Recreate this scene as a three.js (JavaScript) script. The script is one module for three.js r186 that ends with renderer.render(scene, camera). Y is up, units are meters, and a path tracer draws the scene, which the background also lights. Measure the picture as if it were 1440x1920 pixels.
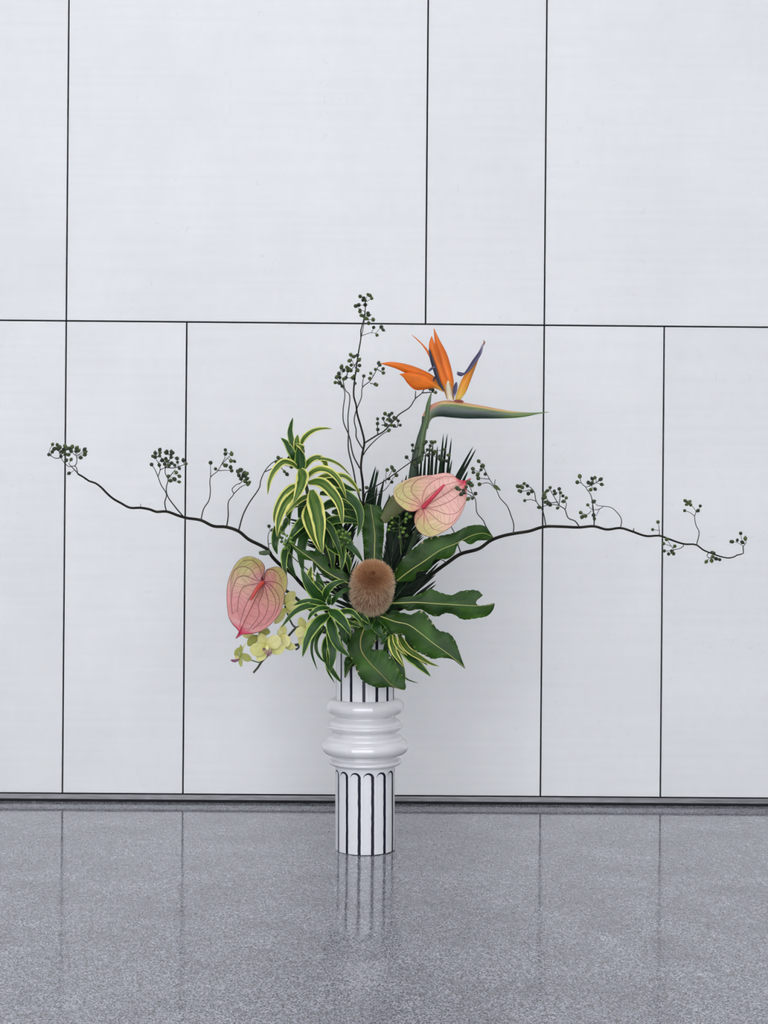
import * as THREE from 'three';
import { mergeGeometries } from 'three/addons/utils/BufferGeometryUtils.js';
import { RoundedBoxGeometry } from 'three/addons/geometries/RoundedBoxGeometry.js';

// ---------------------------------------------------------------- camera, sky, exposure
const W = 1440, H = 1920, F = 2800;                 // photograph's frame and focal length in its pixels
const scene = new THREE.Scene();
const camera = new THREE.PerspectiveCamera(2 * Math.atan(H / 2 / F) * 180 / Math.PI, W / H, 0.05, 60);
camera.rotation.order = 'YXZ';
camera.position.set(0.0098, 0.587, 2.6);            // standing low, 2.6 m before the vase
camera.rotation.set(0, -0.007, 0.0083);             // a touch to the right, a touch of roll
camera.updateMatrixWorld();

const SKY = new THREE.Color().setRGB(0.958, 0.975, 1.018);   // bright overcast sky, seen through the glazing
scene.background = SKY;
scene.backgroundIntensity = 6.0;

const renderer = new THREE.WebGLRenderer({ antialias: true });
renderer.toneMapping = THREE.LinearToneMapping;
renderer.toneMappingExposure = 0.73;
renderer.shadowMap.enabled = true;

// ---------------------------------------------------------------- helpers
let seed = 20240611;
const rnd = () => { seed = (seed + 0x6D2B79F5) | 0; let t = Math.imul(seed ^ (seed >>> 15), 1 | seed); t = (t + Math.imul(t ^ (t >>> 7), 61 | t)) ^ t; return ((t ^ (t >>> 14)) >>> 0) / 4294967296; };
const rr = (a, b) => a + (b - a) * rnd();
const V = (x, y, z) => new THREE.Vector3(x, y, z);
const clamp = (x, a, b) => Math.min(b, Math.max(a, x));
const lerp = (a, b, t) => a + (b - a) * t;
const smooth = (a, b, x) => { const t = clamp((x - a) / (b - a), 0, 1); return t * t * (3 - 2 * t); };
const hash2 = (x, y) => { let h = Math.imul(x | 0, 374761393) ^ Math.imul(y | 0, 668265263); h = Math.imul(h ^ (h >>> 13), 1274126177); return ((h ^ (h >>> 16)) >>> 0) / 4294967296; };
function vnoise(x, y, px = 4096, py = 4096) {       // tileable value noise
  const xi = Math.floor(x), yi = Math.floor(y), fx = x - xi, fy = y - yi, u = fx * fx * (3 - 2 * fx), v = fy * fy * (3 - 2 * fy);
  const m = (a, n) => ((a % n) + n) % n, h = (a, b) => hash2(m(a, px), m(b, py));
  return lerp(lerp(h(xi, yi), h(xi + 1, yi), u), lerp(h(xi, yi + 1), h(xi + 1, yi + 1), u), v);
}
// photograph coordinates -> metres on the plane that stands at depth z
function P(px, py, z) {
  const d = V((px - W / 2) / F, -(py - H / 2) / F, -1).applyQuaternion(camera.quaternion);
  return camera.position.clone().addScaledVector(d, (z - camera.position.z) / d.z);
}
function onPlane(px, py, point, normal) {           // the same on any plane
  const d = V((px - W / 2) / F, -(py - H / 2) / F, -1).applyQuaternion(camera.quaternion);
  return camera.position.clone().addScaledVector(d, point.clone().sub(camera.position).dot(normal) / d.dot(normal));
}
const M = (px, z = 0) => px * (2.6 - z) / F;         // a length in photograph pixels, in metres at depth z
const list = (s) => s.trim().split(/\s+/).map((p) => p.split(',').map(Number));
const view = (ox, oy, k) => (s) => list(s).map(([x, y]) => [ox + x / k, oy + y / k]);   // a survey sheet: origin and scale of one enlarged detail
const S1 = view(400, 760, 4.5), S2 = view(640, 780, 4.5), S3 = view(400, 1000, 5.143), S4 = view(600, 1020, 4.235);
const S7 = view(600, 530, 5.538), S8 = view(700, 600, 4.235), S9 = view(70, 800, 5.538), S10 = view(270, 820, 5.143), S11 = view(840, 840, 5.143), S12 = view(1060, 860, 4);

const used = {};
function numbered(name) { const n = used[name] = (used[name] ?? -1) + 1; return n ? `${name}_${String(n).padStart(3, '0')}` : name; }
function mesh(name, geo, mat, parent, label) {
  const m = new THREE.Mesh(geo, mat); m.name = numbered(name); m.castShadow = m.receiveShadow = true;
  if (label) m.userData.label = label;
  parent.add(m); return m;
}
function thing(name, label, category, at = V(0, 0, 0), group) {
  const o = new THREE.Group(); o.name = numbered(name); o.position.copy(at); o.userData = { label, category };
  if (group) o.userData.group = group;
  scene.add(o); return o;
}
function part(name, parent, label) { const o = new THREE.Group(); o.name = numbered(name); if (label) o.userData.label = label; parent.add(o); return o; }
function structure(o) { o.userData.kind = 'structure'; scene.add(o); return o; }
const box = (w, h, d, x, y, z, r = 0) => { const g = r ? new RoundedBoxGeometry(w, h, d, 2, r) : new THREE.BoxGeometry(w, h, d); g.translate(x, y, z); return g; };

// all plant geometry is computed in world metres and then moved into its thing's own axes
const local = (geo, t) => { geo.translate(-t.position.x, -t.position.y, -t.position.z); return geo; };

function spline(pts, n) {                            // even resampling of a run of points
  if (pts.length === 2) return Array.from({ length: n + 1 }, (_, i) => pts[0].clone().lerp(pts[1], i / n));
  return new THREE.CatmullRomCurve3(pts, false, 'centripetal').getSpacedPoints(n);
}
function along(pix, z, n) {                          // photograph points + depth (number, [start, end] or function of t) -> points in space
  const L = [0]; for (let i = 1; i < pix.length; i++) L.push(L[i - 1] + Math.hypot(pix[i][0] - pix[i - 1][0], pix[i][1] - pix[i - 1][1]));
  const zf = typeof z === 'function' ? z : Array.isArray(z) ? (t) => lerp(z[0], z[1], t) : () => z;
  const pts = pix.map(([x, y], i) => P(x, y, zf(L[i] / (L.at(-1) || 1))));
  return n ? spline(pts, n) : pts;
}
function tube(pts, radius, sides = 7, round = true) {   // a run of points swept with a changing radius, ends closed
  const n = pts.length, pos = [], uv = [], idx = [];
  const tan = pts.map((p, i) => pts[Math.min(n - 1, i + 1)].clone().sub(pts[Math.max(0, i - 1)]).normalize());
  let nrm = Math.abs(tan[0].y) < 0.9 ? V(0, 1, 0) : V(1, 0, 0), len = 0;
  for (let i = 0; i < n; i++) {
    nrm = nrm.clone().addScaledVector(tan[i], -nrm.dot(tan[i])).normalize();
    const b = tan[i].clone().cross(nrm), r = typeof radius === 'function' ? radius(i / (n - 1)) : radius;
    if (i) len += pts[i].distanceTo(pts[i - 1]);
    for (let k = 0; k <= sides; k++) {
      const a = k / sides * Math.PI * 2, q = pts[i].clone().addScaledVector(nrm, Math.cos(a) * r).addScaledVector(b, Math.sin(a) * r);
      pos.push(q.x, q.y, q.z); uv.push(k / sides, len);
    }
  }
  const s = sides + 1;
  for (let i = 0; i < n - 1; i++) for (let k = 0; k < sides; k++) { const a = i * s + k; idx.push(a, a + 1, a + s, a + 1, a + s + 1, a + s); }
  for (const [at, dir] of [[0, -1], [n - 1, 1]]) {
    const r = typeof radius === 'function' ? radius(at ? 1 : 0) : radius, c = pts[at].clone().addScaledVector(tan[at], dir * r * (round ? 0.6 : 0)), ci = pos.length / 3;
    pos.push(c.x, c.y, c.z); uv.push(0.5, at ? len : 0);
    for (let k = 0; k < sides; k++) { const a = at * s + k; dir > 0 ? idx.push(a, a + 1, ci) : idx.push(a + 1, a, ci); }
  }
  const g = new THREE.BufferGeometry();
  g.setAttribute('position', new THREE.Float32BufferAttribute(pos, 3)); g.setAttribute('uv', new THREE.Float32BufferAttribute(uv, 2));
  g.setIndex(idx); g.computeVertexNormals(); return g;
}
function sheet(rows, uvs, thick) {                   // rows of points -> a thin closed leaf with a front, a back and an edge
  const n = rows.length, m = rows[0].length, pos = [], uv = [], idx = [], nor = [];
  for (let i = 0; i < n; i++) for (let j = 0; j < m; j++) {
    const a = rows[Math.min(n - 1, i + 1)][j].clone().sub(rows[Math.max(0, i - 1)][j]), b = rows[i][Math.min(m - 1, j + 1)].clone().sub(rows[i][Math.max(0, j - 1)]);
    if (b.lengthSq() < 1e-14) { const k = i < n / 2 ? Math.min(n - 1, i + 2) : Math.max(0, i - 2); b.copy(rows[k][Math.min(m - 1, j + 1)]).sub(rows[k][Math.max(0, j - 1)]); }
    nor.push(b.cross(a).normalize());
  }
  for (const side of [0.5, -0.5]) for (let i = 0; i < n; i++) for (let j = 0; j < m; j++) {
    const p = rows[i][j], q = nor[i * m + j], h = side * thick;
    pos.push(p.x + q.x * h, p.y + q.y * h, p.z + q.z * h); uv.push(...uvs(i / (n - 1), j / (m - 1), i, j));
  }
  const o = n * m;
  for (let i = 0; i < n - 1; i++) for (let j = 0; j < m - 1; j++) {
    const a = i * m + j, b = a + 1, c = a + m, d = c + 1;
    idx.push(a, b, c, b, d, c, o + a, o + c, o + b, o + b, o + c, o + d);
  }
  const rim = []; for (let i = 0; i < n - 1; i++) { rim.push([i * m, (i + 1) * m]); rim.push([(i + 1) * m + m - 1, i * m + m - 1]); }
  for (let j = 0; j < m - 1; j++) { rim.push([j + 1, j]); rim.push([(n - 1) * m + j, (n - 1) * m + j + 1]); }
  for (const [a, b] of rim) idx.push(a, b, o + a, b, o + b, o + a);
  const g = new THREE.BufferGeometry();
  g.setAttribute('position', new THREE.Float32BufferAttribute(pos, 3)); g.setAttribute('uv', new THREE.Float32BufferAttribute(uv, 2));
  g.setIndex(idx); g.computeVertexNormals(); return g;
}
const PROFILE = {
  strap: (t) => Math.pow(smooth(-0.14, 0.3, t), 0.8) * Math.pow(1 - Math.pow(t, 2.6), 0.85),
  oval: (t) => Math.pow(Math.max(0, Math.sin(Math.PI * Math.pow(lerp(0.06, 1, t), 1.15))), 0.6),
  needle: (t) => smooth(-0.3, 0.15, t) * Math.pow(1 - Math.pow(t, 3), 0.7),
};
// a leaf blade swept along a centre line. width in metres, face = the way its upper side looks, fold = how far the edges rise
function blade(pts, width, { face = V(0, 0.35, 1), fold = 0.25, twist = 0, shape = 'strap', across = 6, thick = 0.0005, wave = 0, curl = 0 } = {}) {
  const n = pts.length, rows = [], f = PROFILE[shape], ph = rnd() * 6;
  for (let i = 0; i < n; i++) {
    const t = i / (n - 1), T = pts[Math.min(n - 1, i + 1)].clone().sub(pts[Math.max(0, i - 1)]).normalize();
    let s = T.clone().cross(face); if (s.lengthSq() < 1e-6) s = V(1, 0, 0); s.normalize();
    if (twist) s.applyAxisAngle(T, twist * (t - 0.3));
    const N = s.clone().cross(T), w = width / 2 * Math.max(f(t), 0.012), row = [];
    for (let j = 0; j <= across; j++) {
      const q = j / across * 2 - 1, lift = fold * Math.abs(q) - curl * q * q + wave * Math.sin(t * 11 + ph + (q > 0 ? 1.3 : 0)) * q * q;
      row.push(pts[i].clone().addScaledVector(s, q * w).addScaledVector(N, lift * w));
    }
    rows.push(row);
  }
  return sheet(rows, (t, q) => [q, t], thick);
}
// a broad leaf given by its two edges and its midrib; z runs from base to tip, bow lifts the middle, wave ripples and teeth notch the edges
function broad(edgeA, rib, edgeB, z, { n = 44, across = 10, bow = 0.004, wave = 0.003, waves = 5, teeth = 0, tooth = 0.10, thick = 0.0008, arch = 0, pleat = 0 } = {}) {
  const flat = (pix) => spline(pix.map(([x, y]) => V(x, y, 0)), n), A = flat(edgeA), R = flat(rib), B = flat(edgeB), rows = [], ph = rnd() * 6;
  for (let i = 0; i <= n; i++) {
    const t = i / n, row = [], zt = lerp(z[0], z[1], t) + arch * Math.sin(Math.PI * t);
    for (let j = 0; j <= across; j++) {
      const q = j / across * 2 - 1, E = q < 0 ? A[i] : B[i], a = Math.abs(q);
      const saw = teeth ? ((t * teeth + (q < 0 ? 0.35 : 0)) % 1) : 0, k = a * (1 - tooth * (teeth ? Math.pow(saw, 1.6) * Math.pow(a, 4) * Math.sin(Math.PI * clamp(t * 1.02, 0, 1)) : 0));
      const x = lerp(R[i].x, E.x, k), y = lerp(R[i].y, E.y, k);
      row.push(P(x, y, zt - bow * a * a * Math.sin(Math.PI * clamp(t, 0.05, 0.95)) + wave * a * a * Math.sin(t * waves * 6.28 + ph + (q < 0 ? 2 : 0)) + pleat * a * (1.15 - a) * 4 * Math.sin((t * 15 + a * 2.2 + (q < 0 ? 0.3 : 0)) * 6.28)));
    }
    rows.push(row);
  }
  const mid = rows.map((r) => r[across >> 1].clone());
  return { geo: sheet(rows, (t, q) => [q, t], thick), mid };
}
function canvas(w, h, draw) { const c = document.createElement('canvas'); c.width = w; c.height = h; draw(c.getContext('2d'), w, h); const t = new THREE.CanvasTexture(c); t.colorSpace = THREE.SRGBColorSpace; t.anisotropy = 8; return t; }
function data(w, h, fn, srgb = true) {
  const d = new Uint8Array(w * h * 4), o = [0, 0, 0];
  for (let y = 0; y < h; y++) for (let x = 0; x < w; x++) { fn(x, y, o); const i = (y * w + x) * 4; d[i] = o[0]; d[i + 1] = o[1]; d[i + 2] = o[2]; d[i + 3] = 255; }
  const t = new THREE.DataTexture(d, w, h); t.magFilter = THREE.LinearFilter; t.minFilter = THREE.LinearMipmapLinearFilter; t.generateMipmaps = true;
  t.wrapS = t.wrapT = THREE.RepeatWrapping; if (srgb) t.colorSpace = THREE.SRGBColorSpace; t.needsUpdate = true; return t;
}
const std = (o) => new THREE.MeshStandardMaterial({ side: THREE.DoubleSide, ...o });
const phys = (o) => new THREE.MeshPhysicalMaterial({ side: THREE.DoubleSide, ...o });

// ---------------------------------------------------------------- the room
const ZW = -0.40;                                    // face of the panelled wall
const xAt = (px, py) => P(px, py, ZW).x, yAt = (py) => P(720, py, ZW).y;
const RX0 = -5.2, RX1 = 3.6, RZ1 = 5.2, RH = 5.6;    // the room's sides, its glazed front and its height

// floor: fine grey terrazzo, polished
const CH = 720, TS = 2048;                           // chips per side of the repeat (1.1 m), texels per side
const chipTone = (cx, cy) => { const h = hash2(cx * 7 + 3, cy * 5 + 11); return h < 0.25 ? rrh(cx, cy, 28, 92) : h < 0.80 ? rrh(cx, cy, 134, 160) : rrh(cx, cy, 160, 190); };
const rrh = (cx, cy, a, b) => lerp(a, b, hash2(cx * 13 + 5, cy * 17 + 1));
const floorMap = data(TS, TS, (x, y, o) => {
  const fx = x / TS * CH, fy = y / TS * CH, ix = Math.floor(fx), iy = Math.floor(fy); let best = 9, tone = 0, warm = 0;
  for (let b = -1; b <= 1; b++) for (let a = -1; a <= 1; a++) {
    const cx = (ix + a + CH) % CH, cy = (iy + b + CH) % CH, dx = ix + a + hash2(cx, cy) - fx, dy = iy + b + hash2(cx + 991, cy + 77) - fy, d = dx * dx + dy * dy;
    if (d < best) { best = d; tone = chipTone(cx, cy); warm = hash2(cx + 31, cy + 57); }
  }
  const t = tone * lerp(0.93, 1.05, vnoise(x / 128, y / 128, 16, 16)) * lerp(0.95, 1.04, vnoise(x / 18, y / 18, TS / 18 | 0, TS / 18 | 0));
  o[0] = t * (0.975 + warm * 0.03); o[1] = t; o[2] = t * (1.075 - warm * 0.05);
});
floorMap.repeat.set(1 / 1.1, 1 / 1.1); floorMap.anisotropy = 16;
const floorMat = phys({ map: floorMap, roughness: 0.085, ior: 1.75, side: THREE.FrontSide });
const floorGeo = box(RX1 - RX0 + 0.4, 0.2, RZ1 + 1.2, (RX0 + RX1) / 2, -0.1, (RZ1 - 0.6) / 2 - 0.2);
{ const p = floorGeo.attributes.position, u = floorGeo.attributes.uv; for (let i = 0; i < p.count; i++) u.setXY(i, p.getX(i), p.getZ(i)); }
const floor = mesh('floor', floorGeo, floorMat, scene); structure(floor);

// panelled wall: white stone panels bedded in a dark backing that shows in the joints between them
const panelMaps = [0, 1, 2].map((k) => data(512, 512, (x, y, o) => {
  const s = 37 * k, cloud = vnoise(x / 128 + s, y / 128 + s, 4096, 4096) * 0.5 + vnoise(x / 43 + s, y / 64 + s) * 0.3 + vnoise(x / 9 + s, y / 15 + s) * 0.2;
  const streak = vnoise(x / 90 + s * 3, y / 5 + s), spot = vnoise(x / 5 + s, y / 5 + s * 2) > 0.93 && vnoise(x / 60 + s, y / 60) > 0.62 ? 5 : 0;
  const t = 230 + (cloud - 0.5) * 9 + (streak - 0.5) * 2.5 - spot;
  o[0] = t - 1.2; o[1] = t; o[2] = t + 1.5;
}));
panelMaps.forEach((t) => { t.wrapS = t.wrapT = THREE.MirroredRepeatWrapping; t.repeat.set(1 / 0.8, 1 / 0.8); });
const panelMats = panelMaps.map((map) => std({ map, roughness: 0.62, side: THREE.FrontSide }));
const darkMat = std({ color: 0x14151a, roughness: 0.9 });
const wallBack = new THREE.Group(); wallBack.name = 'wall_back'; structure(wallBack);
mesh('backing', box(RX1 - RX0 + 0.4, RH + 0.2, 0.12, (RX0 + RX1) / 2, RH / 2, ZW - 0.0045 - 0.06), darkMat, wallBack);
const ya = yAt(607) + 0.0, yb = 0.0172, gap = 0.0032;
const xa = xAt(123, 744), xb = xAt(346.5, 1046), xc = xAt(800.5, 300), xd = xAt(1019.5, 744), xe = xAt(1238.5, 1054), wide = xd - xb, slim = xb - xa, period = xd - xa;
function panel(x0, x1, y0, y1, k) {
  const g = new RoundedBoxGeometry(x1 - x0 - gap, y1 - y0 - gap, 0.02, 2, 0.0006), p = g.attributes.position, u = g.attributes.uv;
  for (let i = 0; i < p.count; i++) u.setXY(i, p.getX(i) + k * 0.37, p.getY(i) + k * 0.61);
  const m = mesh('panel', g, panelMats[k % 3], wallBack);
  m.position.set((x0 + x1) / 2, (y0 + y1) / 2, ZW - 0.01 + (hash2(k, 5) - 0.5) * 0.0005);
}
let pk = 0;
for (let c = -5; c <= 2; c++) {                      // the two courses break their joints alternately
  const o = c * period, cut = (a, b, y0, y1) => { const l = Math.max(a + o, RX0), r = Math.min(b + o, RX1); if (r - l > 0.02) panel(l, r, y0, y1, ++pk); };
  cut(xa, xc, ya, ya + 1.62); cut(xc, xd, ya, ya + 1.62);
  cut(xa, xb, yb, ya); cut(xb, xd, yb, ya);
  cut(xa, xd, ya + 1.62, ya + 3.24); cut(xa, xc, ya + 3.24, RH); cut(xc, xd, ya + 3.24, RH);
}
// recessed base of the wall: a metal strip before a dark plinth
const base = new THREE.Group(); base.name = 'baseboard_back'; structure(base);
const metalMap = data(256, 64, (x, y, o) => { const t = 128 + (vnoise(x / 1.5, y / 20) - 0.5) * 22 + (vnoise(x / 40, y / 6) - 0.5) * 30; o[0] = t; o[1] = t + 1; o[2] = t + 4; });
metalMap.repeat.set(3, 1);
mesh('metal_strip', box(RX1 - RX0, 0.0105, 0.006, (RX0 + RX1) / 2, 0.0103, ZW - 0.004 - 0.003, 0.0008), std({ map: metalMap, metalness: 0.75, roughness: 0.45 }), base, 'brushed metal strip');
mesh('plinth', box(RX1 - RX0, 0.02, 0.01, (RX0 + RX1) / 2, 0.01, ZW - 0.02), std({ color: 0x2c2d2f, roughness: 0.9 }), base, 'dark plinth');

// the rest of the room: plain white, its front a wall of tall window bays
const plaster = std({ color: 0xe6e6e4, roughness: 0.9 });
const setting = (name, geo, mat = plaster) => structure(mesh(name, geo, mat, scene));
const LX0 = -2.4, LX1 = 1.8, LZ0 = 2.6, LZ1 = 4.6;   // unseen ceiling opening, added to brighten the near floor
setting('ceiling', mergeGeometries([
  box(LX0 - RX0 + 0.2, 0.2, RZ1 + 1, (RX0 - 0.2 + LX0) / 2, RH + 0.1, RZ1 / 2 - 0.2), box(RX1 - LX1 + 0.2, 0.2, RZ1 + 1, (RX1 + 0.2 + LX1) / 2, RH + 0.1, RZ1 / 2 - 0.2),
  box(LX1 - LX0, 0.2, LZ0 + 0.7, (LX0 + LX1) / 2, RH + 0.1, (LZ0 - 0.7) / 2), box(LX1 - LX0, 0.2, RZ1 + 0.3 - LZ1, (LX0 + LX1) / 2, RH + 0.1, (RZ1 + 0.3 + LZ1) / 2)]));
setting('wall_left', box(0.2, RH, RZ1 + 0.8, RX0 - 0.1, RH / 2, RZ1 / 2 - 0.2));
setting('wall_right', box(0.2, RH, RZ1 + 0.8, RX1 + 0.1, RH / 2, RZ1 / 2 - 0.2));
const winX0 = -3.8, winX1 = 2.2, sill = 0.06, head = 2.9;
setting('wall_front', mergeGeometries([
  box(winX0 - RX0, RH, 0.25, (RX0 + winX0) / 2, RH / 2, RZ1 + 0.1), box(RX1 - winX1, RH, 0.25, (RX1 + winX1) / 2, RH / 2, RZ1 + 0.1),
  box(winX1 - winX0, sill, 0.25, (winX0 + winX1) / 2, sill / 2, RZ1 + 0.1), box(winX1 - winX0, RH - head, 0.25, (winX0 + winX1) / 2, (RH + head) / 2, RZ1 + 0.1)]));
const win = new THREE.Group(); win.name = 'window_1'; structure(win);
const steel = std({ color: 0x3a3d40, roughness: 0.5, metalness: 0.6 });
const addedSkylight = new THREE.Group(); addedSkylight.name = 'added_window_2'; structure(addedSkylight);  // bars of the added ceiling opening
for (let i = 0; i <= 3; i++) mesh('added_glazing_bar', box(0.06, 0.12, LZ1 - LZ0, lerp(LX0 + 0.03, LX1 - 0.03, i / 3), RH + 0.1, (LZ0 + LZ1) / 2, 0.004), steel, addedSkylight);
for (let i = 0; i <= 4; i++) mesh('mullion', box(0.06, head - sill, 0.1, lerp(winX0 + 0.03, winX1 - 0.03, i / 4), (sill + head) / 2, RZ1 + 0.1, 0.004), steel, win);
for (const y of [sill + 0.03, 2.1, head - 0.03]) mesh('transom', box(winX1 - winX0, 0.06, 0.09, (winX0 + winX1) / 2, y, RZ1 + 0.1, 0.004), steel, win);

// ---------------------------------------------------------------- the vase
const vase = thing('column_vase', 'white ceramic vase shaped like a fluted column with navy stripes, standing on the grey floor', 'vase');
vase.rotation.z = 0.0083;
const hv = (py) => 0.587 - (py - 960) / (F / 2.6);   // height of a photograph row on the vase's axis
const glaze = { roughness: 0.14, clearcoat: 1, clearcoatRoughness: 0.04 };
const NF = 14, navy = [12, 13, 34], white = [226, 227, 230];
const pitch = Math.PI * 2 / NF;
// one fluted shaft: flutes sunk into the wall, a brushed navy stripe down the right edge of each
function shaft(name, y0, y1, r, phase, arched) {
  const h = y1 - y0, nA = NF * 26, nH = 90, pos = [], uv = [], idx = [], fw = pitch * 0.77;   // flute's angular width
  const inFlute = (a, y) => {                        // signed distance into the flute in metres: > 0 inside
    const k = Math.round((a - phase) / pitch), d = (a - phase - k * pitch) * r, half = fw * r / 2, top = arched ? y1 - 0.0065 : y1 + 1, bot = arched ? y0 - 1 : y0 + 0.003;
    const yc = top - half;
    if (y > yc) return half - Math.hypot(d, y - yc);
    return Math.min(half - Math.abs(d), y - bot);
  };
  for (let i = 0; i <= nH; i++) for (let j = 0; j <= nA; j++) {
    const a = j / nA * Math.PI * 2, t = i / nH, y = y0 + h * (arched ? 1 - Math.pow(1 - t, 1.5) : Math.pow(t, 1.5)), e = inFlute(a, y);
    const rad = r - 0.00045 * smooth(-0.0006, 0.0022, e);
    pos.push(Math.sin(a) * rad, y, Math.cos(a) * rad); uv.push(j / nA, (y - y0) / h);
  }
  for (let i = 0; i < nH; i++) for (let j = 0; j < nA; j++) { const a = i * (nA + 1) + j; idx.push(a, a + 1, a + nA + 1, a + 1, a + nA + 2, a + nA + 1); }
  const g = new THREE.BufferGeometry(); g.setAttribute('position', new THREE.Float32BufferAttribute(pos, 3)); g.setAttribute('uv', new THREE.Float32BufferAttribute(uv, 2)); g.setIndex(idx); g.computeVertexNormals();
  const map = data(2048, 1024, (x, yy, o) => {
    const a = x / 2048 * Math.PI * 2, y = y0 + (yy + 0.5) / 1024 * h, k = Math.round((a - phase) / pitch), d = (a - phase - k * pitch) * r, half = fw * r / 2;
    const wob = (vnoise(y * 130 + k * 19, k * 7) - 0.5) * (arched ? 0.00035 : 0.0002), wide = 0.0052 + (vnoise(y * 90 + k * 31, k * 3 + 40) - 0.5) * (arched ? 0.0007 : 0.0003);
    const top = arched ? y1 - 0.0065 : y1 + 1, yc = top - half; let ink = 0;
    if (y > yc) {                                    // round the arch the brush line thins out to the left
      const an = Math.atan2(y - yc, d), rad = Math.hypot(d, y - yc), w = wide * clamp(1 - Math.pow(clamp(an / Math.PI, 0, 1), 1.25) * 1.02, 0.05, 1);
      if (an > -0.01 && rad < half + 0.0006 && rad > half + 0.0004 - w && an < 3.0) ink = 1;
    } else if (d < half + 0.0004 + wob && d > half + 0.0004 + wob - wide && y > y0 + (arched ? 0 : 0.0026)) ink = 1;
    const g2 = ink ? 1 + (vnoise(x / 3, yy / 20) - 0.5) * 0.5 : 1 + (vnoise(x / 30, yy / 30) - 0.5) * 0.012;
    const c = ink ? navy : white; o[0] = clamp(c[0] * g2, 0, 255); o[1] = clamp(c[1] * g2, 0, 255); o[2] = clamp(c[2] * g2, 0, 255);
  });
  map.anisotropy = 16; map.wrapT = THREE.ClampToEdgeWrapping;
  return mesh(name, g, phys({ map, roughness: 0.38, specularIntensity: 0.5, clearcoat: 0.15, clearcoatRoughness: 0.2 }), vase, 'white fluted shaft with navy brush stripes');
}
const RS = 55.9 / (F / 2.6), footY = 0.0012;
mesh('contact_shade', new THREE.CylinderGeometry(RS - 0.0008, RS - 0.001, 0.003, 64).translate(0, 0.0015, 0), std({ color: 0x1d1d24, roughness: 0.8 }), vase, 'dark ring standing in for contact shade');  // contact shade under the vase, built as a dark coloured ring
shaft('lower_shaft', footY, hv(1434), RS, -10.8 / 180 * Math.PI - pitch * 0.30, true);
shaft('upper_shaft', hv(1314), hv(1178), RS * 0.985, -1.9 / 180 * Math.PI - pitch * 0.30, false);
const ring = (pairs) => pairs.map(([py, r]) => new THREE.Vector2(r / (F / 2.6), hv(py)));
const smoothProfile = (pts, n) => new THREE.SplineCurve(pts).getPoints(n);
const collar = [
  ...smoothProfile(ring([[1436, 54.5], [1434.2, 60], [1431, 66.5], [1428.2, 68.6], [1425.5, 68.2], [1423, 66], [1420.5, 62.5], [1417.5, 61]]), 40),
  ...smoothProfile(ring([[1416.8, 62], [1414.2, 68], [1410.5, 75.5], [1405, 80.3], [1398.5, 82], [1391.5, 80.2], [1387.5, 76.6], [1385.2, 73.4], [1384.2, 71.6], [1382.6, 71.0], [1380, 69.2], [1377.6, 65.6], [1375.4, 62.2], [1372.5, 61.2]]), 60),
  ...smoothProfile(ring([[1371.2, 61.6], [1369, 63], [1366, 67.2], [1362.6, 70.6], [1359.8, 71.2], [1357.6, 69.8], [1356.6, 67.8], [1355, 67.0], [1352, 65.6], [1349.5, 63], [1347, 59.8], [1344.6, 57.4], [1342.5, 56.4]]), 46),
  ...smoothProfile(ring([[1341.5, 57], [1339, 62], [1335, 69], [1329, 72.8], [1322.5, 73.4], [1316, 71.2], [1311.5, 66.5], [1309.5, 60], [1310, 54]]), 54)];
mesh('ringed_collar', new THREE.LatheGeometry(collar, 128), phys({ color: 0xdcdcdf, ...glaze }), vase, 'white glazed collar of swelling rings');
mesh('rim', new THREE.LatheGeometry([[RS * 0.985, hv(1178)], [RS * 0.96, hv(1177) + 0.0015], [RS * 0.9, hv(1178)], [RS * 0.88, hv(1300)], [0.001, hv(1302)]].map(([x, y]) => new THREE.Vector2(x, y)), 64), phys({ color: 0xdcdcdf, ...glaze }), vase);

// ---------------------------------------------------------------- plant materials
function strapMap(core, coreLight, edge, margin, seedAt) {   // variegated strap leaf: striped green heart, pale margins
  return data(64, 256, (x, y, o) => {
    const q = Math.abs(x / 63 * 2 - 1), line = vnoise(x / 3.2 + seedAt, y / 90 + seedAt), fleck = vnoise(x / 1.6, y / 14 + seedAt), m = margin + (vnoise(y / 26 + seedAt, x > 31 ? 3 : 9) - 0.5) * 0.16;
    const k = smooth(m - 0.05, m + 0.05, q), a = smooth(0.45, 0.75, line) * 0.75;
    for (let c = 0; c < 3; c++) o[c] = clamp(lerp(lerp(core[c], coreLight[c], Math.max(a, (1 - smooth(0.02, 0.1, q)) * 0.7)), edge[c], k) * (0.93 + fleck * 0.14), 0, 255);
  });
}
const gloss = { roughness: 0.42, specularIntensity: 0.6 };
const yellowLeaf = [0, 1, 2].map((k) => phys({ map: strapMap([50, 82, 24], [124, 146, 58], [212, 208, 116], 0.55 + 0.07 * k, 11 * k + 2), ...gloss }));
const greenLeaf = [0, 1, 2].map((k) => phys({ map: strapMap([22, 56, 18], [50, 92, 30], [158, 180, 86], 0.74 + 0.06 * k, 9 * k + 40), ...gloss }));
const deepLeaf = phys({ map: strapMap([22, 56, 18], [50, 92, 30], [104, 134, 58], 0.9, 77), ...gloss });
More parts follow.
